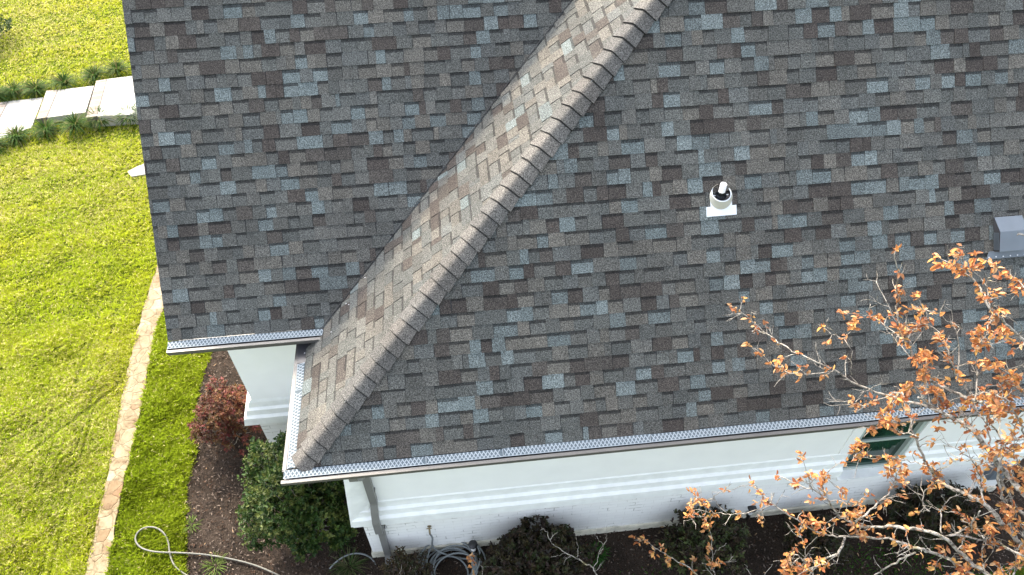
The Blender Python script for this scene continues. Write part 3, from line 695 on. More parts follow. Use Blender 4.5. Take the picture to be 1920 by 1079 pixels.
# ---- box vent at the right edge
bx0 = 7.325; bv = 1.044 / cS
BV = lambda u_, v_, n_: S(bx0 + u_, bv + v_, n_)
mb = MB(); W_ = 0.30
sec = [(0.0, 0.02), (0.0, 0.045), (0.03, 0.165), (0.20, 0.20), (0.40, 0.115), (0.40, 0.02)]     # (v, n) side outline
sec = [(0.0, 0.02), (0.0, 0.105), (0.21, 0.115), (0.355, 0.03), (0.355, 0.02)]
ins = 0.0
Lf = [BV(0.0, v_, n_) for v_, n_ in sec]; Rt = [BV(W_, v_, n_) for v_, n_ in sec]
m_ = len(sec)
mb.mesh(Lf + Rt, [(i, i + 1, m_ + i + 1, m_ + i) for i in range(m_ - 1)], (1, 1, 1), 0)
mb.mesh(Lf + Rt, [tuple(range(m_))[::-1], tuple(range(m_, 2 * m_))], (1, 1, 1), 1)
rv = mb.build('roof_vent', [M_VENT, M_VENTD], house, bevel=0.004)
mb = MB()
for k in range(7):
    n_ = 0.030 + k * 0.011; mb.box((0, 0, 0), (1, 1, 1), xf=lambda q, n_=n_: BV(-0.007 + q.x * 0.006, 0.02 + q.y * 0.18, n_ + q.z * 0.004 - q.x * 0.003))
o = mb.build('louvre', M_VENT); o.parent = rv
mb = MB(); q = [BV(-0.075, -0.075, 0.022), BV(W_ + 0.075, -0.075, 0.022), BV(W_ + 0.06, 0.005, 0.026), BV(-0.05, 0.005, 0.026)]
mb.mesh(q + [p - nSv * 0.012 for p in q], [(0, 1, 2, 3), (0, 4, 5, 1), (1, 5, 6, 2), (2, 6, 7, 3), (3, 7, 4, 0)]); o = mb.build('flange', M_VENT); o.parent = rv
for k in range(6):
    mb = MB(); mb.lathe([(0.0, 0.006), (0.006, 0.005), (0.008, 0.0)], BV(-0.055 + k * 0.078, -0.055, 0.0235), nSv, 8); o = mb.build('screw', M_SCREW); o.parent = rv
# ---- nails left on the west slope near the valley
mb = MB()
def Wp(x, y, n_): return Vector((x - math.sin(PW) * n_, y, x * TW + cW * n_))
for px_, py_ in ((686.5, 522), (656, 572.5), (651, 571), (623, 624)):
    d = ray(px_, py_); nrm = np.array([-TW, 0, 1.0]); t_ = -(nrm @ CAM) / (nrm @ d); p = CAM + d * t_
    mb = MB(); mb.lathe([(0.0, 0.004), (0.006, 0.003), (0.008, 0.0)], Wp(p[0], p[1], 0.016), nWv, 8)
    mb.build('nail', M_SCREW, house)

# ================================================================== HOSES AND LIGHTS
def smooth_path(pts, k=8):
    pts = [Vector(p) for p in pts]; out = []
    for i in range(len(pts) - 1):
        p0, p1, p2, p3 = pts[max(i - 1, 0)], pts[i], pts[i + 1], pts[min(i + 2, len(pts) - 1)]
        for j in range(k):
            t = j / k; out.append(0.5 * ((2 * p1) + (p2 - p0) * t + (2 * p0 - 5 * p1 + 4 * p2 - p3) * t * t + (3 * p1 - p0 - 3 * p2 + p3) * t ** 3))
    return out + [pts[-1]]
zg = -H + 0.03
hp = [(372, 1090), (345, 1076), (327, 1060), (319, 1040), (315, 1015), (306, 999), (292, 990), (275, 989), (261, 996), (254, 1008), (257, 1020), (268, 1029), (285, 1034), (305, 1036), (340, 1037), (390, 1041), (440, 1050), (480, 1061), (520, 1078), (560, 1100)]
mb = MB(); mb.tube(smooth_path([on_z(x, y, zg + (0.045 if 4 < i < 14 else 0.02) + (0.02 if i in (12, 13, 14) else 0)) for i, (x, y) in enumerate(hp)]), 0.0118, 8)
tag(mb.build('garden_hose', M_HOSE, smooth=True), 'grey garden hose looped on the grass and trailing across the mulch bed', 'hose')
# coil below the spigot
c0 = on_z(848, 1068, zg); mb = MB(); r = random.Random(8); pts = []
N_ = 12
for k in range(N_ * 16):
    a_ = k / 16 * 2 * math.pi; L_ = k / 16
    rad = 0.30 + 0.07 * math.sin(L_ * 1.9) + 0.035 * math.sin(L_ * 5.1); cx = c0.x + 0.05 * math.sin(L_ * 2.3); cy = c0.y + 0.06 * math.cos(L_ * 1.7)
    pts.append((cx + rad * math.cos(a_) * 1.12, cy + rad * math.sin(a_), zg + 0.012 + 0.010 * L_ + 0.018 * (1 + math.sin(a_ * 1.31 + L_))))
tail = [(sp.x, YW - .075, sp.z - .07), (sp.x + .02, YW - .08, sp.z - .2), (sp.x - .0, YW - .08, sp.z - .42), (sp.x + .05, YW - .10, sp.z - .56), (sp.x + .22, YW - .14, zg + .05), (sp.x + 0.45, YW - .2, zg + .04), (c0.x + .30, c0.y + .2, zg + .03)]
mb.tube(smooth_path(tail + [Vector(pts[k]) for k in range(2, 10, 4)], 6), 0.0125, 8)
mb.tube(smooth_path(pts[::2], 3), 0.0118, 8)
tag(mb.build('garden_hose', M_HOSE2, smooth=True), 'grey hose coiled in a heap and joined to the wall spigot', 'hose')
mb = MB(); mb.tube(smooth_path([on_z(x, y, zg + dz) for x, y, dz in ((618, 1067, 0), (628, 1056, .02), (645, 1044, .06), (665, 1038, .08), (683, 1040, .05), (697, 1048, 0), (705, 1060, -.03))]), 0.0118, 8)
tag(mb.build('garden_hose', M_HOSE2, smooth=True), 'short arched piece of grey hose in the weeds left of the downspout', 'hose')

def path_light(px, py, label):
    b = on_z(px, py); root = empty('path_light', (b.x, b.y, -H), label, 'path light', 'low lights along the front wall')
    def part(nm, prof, mt, z=0):
        m = MB(); m.lathe(prof, (b.x, b.y, -H + z), n=20); o = m.build(nm, mt, root, smooth=True); return o
    part('stake', [(0.012, 0.0), (0.012, 0.33), (0.0, 0.33)], M_BLACK); part('cap', [(0.0, 0.365), (0.02, 0.363), (0.060, 0.345), (0.064, 0.338), (0.02, 0.335)], M_BLACK)
    part('lamp_body', [(0.022, 0.08), (0.03, 0.09), (0.03, 0.18), (0.022, 0.19)], M_BLACK); part('lens', [(0.0, 0.205), (0.034, 0.2), (0.036, 0.185), (0.03, 0.181)], M_LENS)
path_light(889, 1040, 'black mushroom light standing beside the coiled hose')
path_light(1400, 973, 'black mushroom light by the foundation between the leafy twigs')

# ================================================================== PLANTS
def pick(cols, n, var=0.18):
    a = np.array(cols)[RNG.integers(0, len(cols), n)]; return a * RNG.uniform(1 - var, 1 + var, (n, 1))
def shrub(name, c, rx_, ry_, h, cols, label, nspr=420, leaf=(0.045, 0.022), stem_col=(0.10, 0.07, 0.05), per=11, group=None, cat='shrub', lump=0.42, spread=0.5, density_in=0.25, sprig=0.13):
    root = empty(name, (c[0], c[1], -H), label, cat, group)
    k = 6; ph = RNG.uniform(0, 6.28, (k, 3))
    u = RNG.uniform(0, 2 * np.pi, nspr); zc_ = RNG.uniform(-0.25, 1, nspr); rad = np.sqrt(np.clip(1 - zc_ ** 2, 0, 1))
    d = np.stack([rad * np.cos(u), rad * np.sin(u), zc_], 1)
    lum = 1 + lump * (np.sin(3 * u + ph[0, 0]) * np.cos(4 * zc_ + ph[0, 1]) * .5 + np.sin(7 * u + ph[1, 0] + 3 * zc_) * .3 + RNG.normal(0, .25, nspr) * .5)
    depth = np.where(RNG.random(nspr) < density_in, RNG.uniform(0.45, 0.9, nspr), 1.0)
    r3 = np.array([rx_, ry_, h * 0.55]); ctr = np.array([c[0], c[1], -H + h * 0.45])
    tip = ctr + d * r3 * (lum * depth)[:, None]; tip[:, 2] = np.maximum(tip[:, 2], -H + 0.05)
    mb = MB(); base = Vector((c[0], c[1], -H))
    for i in range(0, nspr, 6):
        t = Vector(tip[i]); b0 = base + Vector((RNG.uniform(-.08, .08), RNG.uniform(-.08, .08), 0)); m = b0.lerp(t, 0.5) + Vector((RNG.uniform(-.05, .05), RNG.uniform(-.05, .05), -0.02))
        mb.tube([b0, m, t], [0.011, 0.006, 0.002], 4, caps=False)
    st_ = mb.build('stem', M_BARK, root)
    sdirn = d * np.array([1, 1, 0.8]) + RNG.normal(0, .35, (nspr, 3)); sdirn[:, 2] += 0.5; sdirn /= np.linalg.norm(sdirn, axis=1, keepdims=True)
    ns = nspr * per; si = np.repeat(np.arange(nspr), per); t = RNG.uniform(-1, 0.05, ns)
    P = tip[si] + sdirn[si] * (t * sprig)[:, None]
    rd = RNG.normal(0, 1, (ns, 3)); rd -= (rd * sdirn[si]).sum(1, keepdims=True) * sdirn[si]; rd /= np.linalg.norm(rd, axis=1, keepdims=True)
    D = rd + sdirn[si] * RNG.uniform(0.2, 1.2, (ns, 1)); Nn = np.tile([0, 0, 1.0], (ns, 1)) + RNG.normal(0, .35, (ns, 3)) + sdirn[si] * .5
    L = leaf[0] * RNG.uniform(.65, 1.25, ns); Wd = leaf[1] * RNG.uniform(.75, 1.2, ns)
    sc = pick(cols, nspr, 0.25)[si] * 0.6 + pick(cols, ns, 0.2) * 0.4
    leaves_mesh('leaves', P, D, Nn, L, Wd, sc, F_LEAF, root)
    return root
GRN = [(0.022, 0.052, 0.010), (0.032, 0.072, 0.012), (0.016, 0.040, 0.009), (0.055, 0.095, 0.016)]
shrub('shrub', (-0.60, 0.95), 0.66, 0.70, 1.80, GRN + [(0.11, 0.13, 0.03)], 'large glossy dark green shrub in the corner under the gutters', 1500, (0.052, 0.027), per=12, sprig=0.17, cat='shrub')
RED = [(0.20, 0.045, 0.045), (0.10, 0.030, 0.026), (0.20, 0.085, 0.038), (0.06, 0.028, 0.022), (0.13, 0.080, 0.028), (0.09, 0.055, 0.030)]
shrub('shrub', (-1.88, 2.62), 0.50, 0.48, 0.95, RED, 'rounded shrub of red and copper leaves beside the white wing wall', 520, (0.062, 0.022), per=11, sprig=0.14)
DRK = [(0.045, 0.030, 0.024), (0.062, 0.038, 0.028), (0.034, 0.036, 0.014), (0.060, 0.050, 0.018), (0.026, 0.022, 0.019), (0.030, 0.045, 0.014)]
G_ = 'dark shrubs along the front wall'
shrub('shrub', (0.74, -0.04), 0.34, 0.30, 0.62, DRK + [(0.10, 0.07, 0.035)], 'low brown twiggy shrub between the downspout and the coiled hose', 330, (0.040, 0.018), per=9, group=G_)
shrub('shrub', (2.50, -0.04), 0.66, 0.42, 0.92, DRK, 'wide purple brown shrub in front of the brick, right of the coiled hose', 760, (0.055, 0.026), per=11, group=G_)
shrub('shrub', (4.72, -0.06), 0.52, 0.42, 0.86, DRK + [(0.06, 0.09, 0.03), (0.10, 0.13, 0.04)], 'dark shrub with yellow green tips left of the second path light', 520, (0.055, 0.026), per=11, group=G_)
shrub('shrub', (6.25, -0.21), 0.42, 0.36, 0.62, DRK, 'small dark shrub just below the window', 330, (0.050, 0.024), per=10, group=G_)
shrub('shrub', (7.95, -0.06), 0.62, 0.40, 0.90, DRK + [(0.03, 0.045, 0.02)], 'dark shrub behind the limbs of the orange leaved tree', 560, (0.055, 0.026), per=11, group=G_)

p_ = on_z(-22, 80); shrub('shrub', (p_.x, p_.y), 0.7, 0.7, 0.9, GRN, 'dark green bush at the very left edge of the far lawn', 200, (0.07, 0.035), per=9)
# strap-leaved clumps
def clump_mesh(nb, L, wd, cols, rise=0.9, base_r=0.04):
    V_ = []; idx = []; cl = []; seg = 4
    for i in range(nb):
        a_ = RNG.uniform(0, 6.283); el = RNG.uniform(0.35, 1.45); l_ = L * RNG.uniform(.7, 1.15); w0 = wd * RNG.uniform(.8, 1.2)
        d = np.array([math.cos(a_), math.sin(a_)]); s_ = np.array([-d[1], d[0], 0]); p = np.array([d[0] * base_r * RNG.random(), d[1] * base_r * RNG.random(), 0.0])
        k0 = len(V_); c = np.array(cols[RNG.integers(0, len(cols))]) * RNG.uniform(.8, 1.2); e = el
        for j in range(seg + 1):
            wj = w0 * (1 - (j / seg) ** 2 * 0.9); V_.append(p - s_ * wj / 2); V_.append(p + s_ * wj / 2)
            p = p + np.array([d[0] * math.cos(e), d[1] * math.cos(e), math.sin(e) * rise]) * l_ / seg; e -= 0.42
        for j in range(seg): idx += [k0 + 2 * j, k0 + 2 * j + 1, k0 + 2 * j + 3, k0 + 2 * j + 2]; cl.append(c * (1 if j < 3 else 1.15))
    return np.array(V_), idx, np.array(cl)
LIR = [(0.028, 0.070, 0.012), (0.045, 0.10, 0.016), (0.075, 0.13, 0.022), (0.028, 0.070, 0.012), (0.045, 0.10, 0.016), (0.17, 0.16, 0.06)]
clumps = [('beside the lowest brick band, above the walk', 28, 168), ('second from the left above the front walk', 70, 163), ('above the walk over the middle landing', 122, 151), ('just above the second brick band of the walk', 178, 137), ('at the upper corner where walk meets roof', 222, 126),
          ('leftmost of the row below the walk', 35, 252), ('below the walk under the lower brick band', 89, 239), ('below the walk between its two brick bands', 144, 230), ('just below the upper brick band', 188, 219), ('at the lower corner where walk meets roof', 246, 214), ('cut by the frame edge above the walk', 0, 175), ('cut by the frame edge below the walk', -8, 270)]
for i, (lb, px, py) in enumerate(clumps):
    zz = -H + (0.10 if px > 100 else 0.03); p = on_z(px, py + 9, zz); V_, idx, cl = clump_mesh(230, 0.42, 0.018, LIR, 1.0, 0.07)
    o = fast_mesh('liriope_clump', V_, idx, 4, cl, F_GRASS); o.location = p
    tag(o, 'strap leaved grassy clump ' + lb, 'plant', 'grassy clumps edging the front walk')
# weeds
def weed(px, py, L, nb, cols, label, wd=0.012, name='weed'):
    p = on_z(px, py, -H + 0.012); V_, idx, cl = clump_mesh(nb, L, wd, cols, 0.8, 0.1); o = fast_mesh(name, V_, idx, 4, cl, F_GRASS); o.location = p
    tag(o, label, 'plant')
GW = [(0.03, 0.12, 0.02), (0.05, 0.16, 0.03)]
weed(1118, 1040, 0.15, 170, [(0.03, 0.09, 0.02), (0.045, 0.12, 0.025)], 'bright green weed in the dark mulch right of the wide shrub', 0.014)
weed(655, 1062, 0.26, 90, [(0.06, 0.10, 0.03), (0.12, 0.13, 0.06)], 'thin grassy weed under the arched piece of hose')
weed(640, 1018, 0.20, 60, [(0.05, 0.09, 0.03), (0.08, 0.11, 0.05)], 'wispy weed between the green shrub and the wall corner', 0.009)
weed(404, 1062, 0.16, 70, [(0.12, 0.17, 0.04), (0.09, 0.14, 0.03)], 'small yellow green weed in the bed just below the trailing hose', 0.008)
weed(360, 985, 0.12, 60, [(0.12, 0.17, 0.04), (0.09, 0.14, 0.03)], 'tiny weed at the edge of the mulch bed beside the lawn', 0.008)
# ---- grass blades
def blades(name, P, L, wd, cols, lean=0.5, tl=None):
    n = len(P); a_ = RNG.uniform(0, 6.283, n); ln = RNG.uniform(0.1, 1.0, n) * lean * 1.6
    D = np.stack([np.cos(a_) * ln + 0.25 * np.sin(P[:, 1] * 3 + P[:, 0]), np.sin(a_) * ln - 0.12, np.ones(n)], 1); D /= np.linalg.norm(D, axis=1, keepdims=True)
    if tl is not None: D = D + np.stack([tl[0], tl[1], np.zeros(n)], 1); D /= np.linalg.norm(D, axis=1, keepdims=True)
    b_ = RNG.uniform(0, 6.283, n); S_ = np.stack([np.cos(b_), np.sin(b_), np.zeros(n)], 1)
    v = np.empty((n, 4, 3)); v[:, 0] = P - S_ * wd[:, None] / 2; v[:, 1] = P + S_ * wd[:, None] / 2
    mid = P + D * (L * .6)[:, None]; v[:, 2] = mid + S_ * wd[:, None] * .35; tipd = D + np.stack([np.cos(a_), np.sin(a_), -np.ones(n) * .6], 1) * .5
    v[:, 3] = mid + tipd * (L * .45)[:, None]
    idx = (np.arange(n)[:, None] * 4 + np.array([0, 1, 2, 3])[None]).reshape(-1)
    return fast_mesh(name, v.reshape(-1, 3), idx, 4, cols, F_GRASS)
def noise2(x, y, s, seed):
    r = np.random.default_rng(seed); o = np.zeros(len(x))
    for k in range(7):
        f = s * 1.7 ** (k % 4); th = r.uniform(0, 6.28); o += np.sin((x * np.cos(th) + y * np.sin(th)) * f + r.uniform(0, 6.28)) / (1 + k % 4)
    return o / 3.5
def scatter(n, x0, x1, y0, y1): return RNG.uniform(x0, x1, n), RNG.uniform(y0, y1, n)
lawn_edge_r = BED_EDGE
def lawn_mask(x, y):
    m = ~inside(x, y, [(bx + 0.03 * math.sin(by * 13), by) for bx, by in bed_poly]) & ~inside(x, y, flag_poly) & ~inside(x, y, step_poly)
    for wp_ in walk_polys: m &= ~inside(x, y, wp_)
    return m
xs, ys, tx, ty, tsz = [], [], [], [], []
for nt_, per_, x0, x1, y0, y1 in ((64000, 11, -7.8, -2.0, -0.3, 5.2), (46000, 8, -10.5, -2.3, 5.2, 10.5), (42000, 6, -15.0, -5.2, 10.5, 19.5)):
    x, y = scatter(nt_, x0, x1, y0, y1); k = (x < -2.0) & (x > -5.3 - np.maximum(0, y - 0.5) * 0.50 - 0.6); x, y = x[k], y[k]; m_ = len(x)
    th_ = 0.6 + 1.6 * noise2(x, y, 5.5, 14); ax_, ay_ = 0.55 * np.cos(th_) + RNG.normal(0, .3, m_), 0.55 * np.sin(th_) - .1 + RNG.normal(0, .3, m_); z_ = RNG.uniform(.65, 1.3, m_) * (1 + .22 * noise2(x, y, 14.0, 8))
    xs.append(np.repeat(x, per_) + RNG.normal(0, .013, m_ * per_)); ys.append(np.repeat(y, per_) + RNG.normal(0, .012, m_ * per_))
    tx.append(np.repeat(ax_, per_)); ty.append(np.repeat(ay_, per_)); tsz.append(np.repeat(z_, per_))
x = np.concatenate(xs); y = np.concatenate(ys); tx = np.concatenate(tx); ty = np.concatenate(ty); tsz = np.concatenate(tsz); k = lawn_mask(x, y); tx, ty, tsz = tx[k], ty[k], tsz[k]
# bare verge along the front walk where the clumps grow
x, y = x[k], y[k]; n = len(x)
lush = (x > -3.6 + 0 * y) & (y < 6)
far = np.clip((y - 5) / 10, 0, 1)
pn = noise2(x, y, 1.1, 1); qn = noise2(x, y, 5.0, 2)
cA = np.array([0.48, 0.49, 0.04]); cB = np.array([0.31, 0.41, 0.018]); cS_ = np.array([0.64, 0.57, 0.27])
mixv = np.clip(0.5 + 0.5 * pn + 0.3 * qn, 0, 1)[:, None]; col = cA * mixv + cB * (1 - mixv)
col[lush] = col[lush] * 0.35 + np.array([0.165, 0.25, 0.014]) * 0.65
straw = (RNG.random(n) < np.where(lush, 0.04, 0.22 + 0.24 * noise2(x, y, 0.9, 5) + 0.10 * far)); col[straw] = cS_ * RNG.uniform(.7, 1.1, (straw.sum(), 1))
# mower track: two slightly darker, denser lines
col *= RNG.uniform(.8, 1.2, (n, 1)) * (0.72 + 0.28 * tsz[:, None])
L = np.where(lush, 0.068, 0.050) * RNG.uniform(.6, 1.3, n) * (1 + 0.3 * qn) * tsz; wd = 0.0055 + 0.008 * far
dk = (y < 6) & (x < -3.6) & ((np.abs(x + 4.22 + 0.03 * y) < 0.035) | (np.abs(x + 4.75 - 0.02 * y) < 0.03) | (np.abs((x + 5.6) - 1.25 * (y - 2.7)) < 0.045) & (x < -4.3)); L = np.where(dk & (RNG.random(n) < .8), L * .25, L)
trk = np.abs((x + 4.6) - (y - 2.2) * 0.62 * 0 - 0.9 * (y - 3.0)) < 0.05; L[trk & (x < -3.9)] *= 0.45
trk2 = np.abs(x + 4.15 + 0.05 * (y - 1.5)) < 0.035; L[trk2 & (y < 3.4)] *= 0.5
tag(blades('grass', np.stack([x, y, np.full(n, -H + .001)], 1), L, np.asarray(wd) * RNG.uniform(.8, 1.3, n), col, 0.45, (tx, ty)), kind='stuff')
# grass round the front bed's lower edge
x, y = scatter(34000, -0.5, 10.4, -1.9, 0.1); k = ~inside(x, y, bed_poly) | (RNG.random(len(x)) < 0.55 * np.clip(1.2 - ((x - 7.1) / 1.1) ** 2 - ((y + .5) / .35) ** 2, 0, 1)) | (RNG.random(len(x)) < 0.3 * np.clip(1 - ((x - 3.9) / .7) ** 2 - ((y + .35) / .25) ** 2, 0, 1)); x, y = x[k], y[k]; n = len(x)
tag(blades('grass', np.stack([x, y, np.full(n, -H + .01)], 1), 0.07 * RNG.uniform(.6, 1.3, n), np.full(n, 0.008), pick([(0.05, 0.16, 0.02), (0.07, 0.19, 0.02)], n), 0.5), kind='stuff')

# ---- mulch chips
x, y = scatter(62000, -2.65, 10.2, -1.3, 5.2); k = inside(x, y, bed_poly) & ((x < 0.4) | (y < 0.4)) & ~((x > -1.25) & (y > 2.1)); x, y = x[k], y[k]; n = len(x)
a_ = RNG.uniform(0, 6.283, n); P = np.stack([x, y, np.full(n, -H + .016) + RNG.uniform(0, .03, n)], 1)
D = np.stack([np.cos(a_), np.sin(a_), RNG.normal(0, .25, n)], 1); Nn = np.stack([RNG.normal(0, .35, n), RNG.normal(0, .35, n), np.ones(n)], 1)
cc = pick([(0.042, 0.032, 0.025), (0.066, 0.050, 0.040), (0.022, 0.018, 0.015), (0.14, 0.112, 0.09), (0.05, 0.03, 0.02)], n, .35); sp_ = RNG.random(n) < 0.010; cc[sp_] = [0.32, 0.22, 0.13]
leaves_mesh('mulch', P, D, Nn, RNG.uniform(.015, .06, n), RNG.uniform(.007, .020, n), cc, F_CHIP, None, .25, .1); tag(bpy.data.objects['mulch'], kind='stuff')

# ================================================================== TREES
def tree(name, limbs, trunk, label, group, seed, leaf_n, twig_n, leaf_len=0.075, bare=0.3, tw_len=(0.10, 0.34)):
    r = random.Random(seed); rng = np.random.default_rng(seed); root = empty(name, trunk[0], label, 'tree', group)
    tb = MB(); tb.tube(smooth_path(trunk, 5), list(np.linspace(0.085, 0.05, (len(trunk) - 1) * 5 + 1)), 10); tb.build('trunk', M_BARK, root, smooth=True)
    br = MB(); nodes = []
    def crooked(p, d, l, segs):
        pts = [p]; 
        for _ in range(segs):
            d = (d + Vector((r.gauss(0, .22), r.gauss(0, .22), r.gauss(0, .18) + 0.03))).normalized(); p = p + d * l / segs; pts.append(p)
        return pts
    def twig(p, d, l, r0, depth, leafy):
        pts = crooked(p, d, l, 3); br.tube(pts, [r0, r0 * .8, r0 * .62, r0 * .4], 4, caps=False)
        if depth > 0:
            for _ in range(r.choice([1, 2, 2, 3])):
                k = r.choice([1, 2, 2, 3]); dd = (d + Vector((r.gauss(0, .7), r.gauss(0, .7), r.gauss(0, .6)))).normalized(); twig(pts[k], dd, l * r.uniform(.4, .7), r0 * .6, depth - 1, leafy)
        if leafy and r.random() > bare:
            nodes.append((pts[-1], d)); 
            if r.random() < .5: nodes.append((pts[2], d))
    for pts, r0, r1, dens, leafy in limbs:
        sp_ = smooth_path(pts, 5); n = len(sp_); jit = [Vector((r.gauss(0, .006), r.gauss(0, .006), r.gauss(0, .006))) for _ in sp_]
        sp_ = [p + j for p, j in zip(sp_, jit)]
        br.tube(sp_, [q * r.uniform(.78, .95) for q in np.linspace(r0, r1, n)], 7 if r0 > .012 else 5, caps=True)
        L_ = sum((b - a).length for a, b in zip(sp_[:-1], sp_[1:])); m = int(L_ * twig_n * dens)
        for _ in range(m):
            k = r.randrange(1, n); t = (sp_[k] - sp_[k - 1]).normalized(); s_ = Vector((r.gauss(0, 1), r.gauss(0, 1), r.gauss(0, 1))); s_ = (s_ - t * s_.dot(t)).normalized()
            d = (t * r.uniform(.2, 1.1) + s_ + Vector((0, 0, .25))).normalized()
            twig(sp_[k], d, r.uniform(*tw_len), 0.0042, r.choice([0, 1, 1]), r.random() < leafy)
        if leafy > .3:
            for k in range(max(1, n // 3), n, 2):
                if r.random() < leafy * .8: nodes.append((sp_[k], (sp_[k] - sp_[k - 1]).normalized()))
            if leafy > .6: nodes.append((sp_[-1], (sp_[-1] - sp_[-2]).normalized()))
    br.build('branches', M_BARK, root, smooth=True)
    P = []; D = []; N_ = []
    for p, d in nodes:
        for _ in range(r.randint(*leaf_n)):
            dd = np.array(d) * .5 + rng.normal(0, .65, 3) + np.array([0, 0, -.12]); P.append(np.array(p) + rng.normal(0, .012, 3)); D.append(dd); N_.append(rng.normal(0, .5, 3) + np.array([0, 0, 1.0]))
    n = len(P); Lf_ = leaf_len * rng.uniform(.55, 1.2, n)
    cols = np.array([(0.62, 0.30, 0.12), (0.54, 0.24, 0.09), (0.68, 0.43, 0.23), (0.40, 0.15, 0.07), (0.66, 0.38, 0.13), (0.34, 0.17, 0.09)])[rng.integers(0, 6, n)] * rng.uniform(.85, 1.3, (n, 1))
    leaves_mesh('foliage', np.array(P), np.array(D), np.array(N_), Lf_, Lf_ * rng.uniform(.38, .55, n), cols, F_DRY, root, fold=.22, curl=.3)
    return root
def dist_for(px, py):      # the crown leans away from the drone towards the ground: lower in the picture = further down
    t = (py - 440) / 640.0; return 6.35 + 1.25 * t + (1900 - px) / 1900 * 0.5
def limb(pp, r0, r1, dens=1.0, leafy=.85, off=0.0):
    return ([at_d(x, y, dist_for(x, y) + off + 0.12 * math.sin(i * 1.7 + x * .01)) for i, (x, y) in enumerate(pp)], r0, r1, dens, leafy)
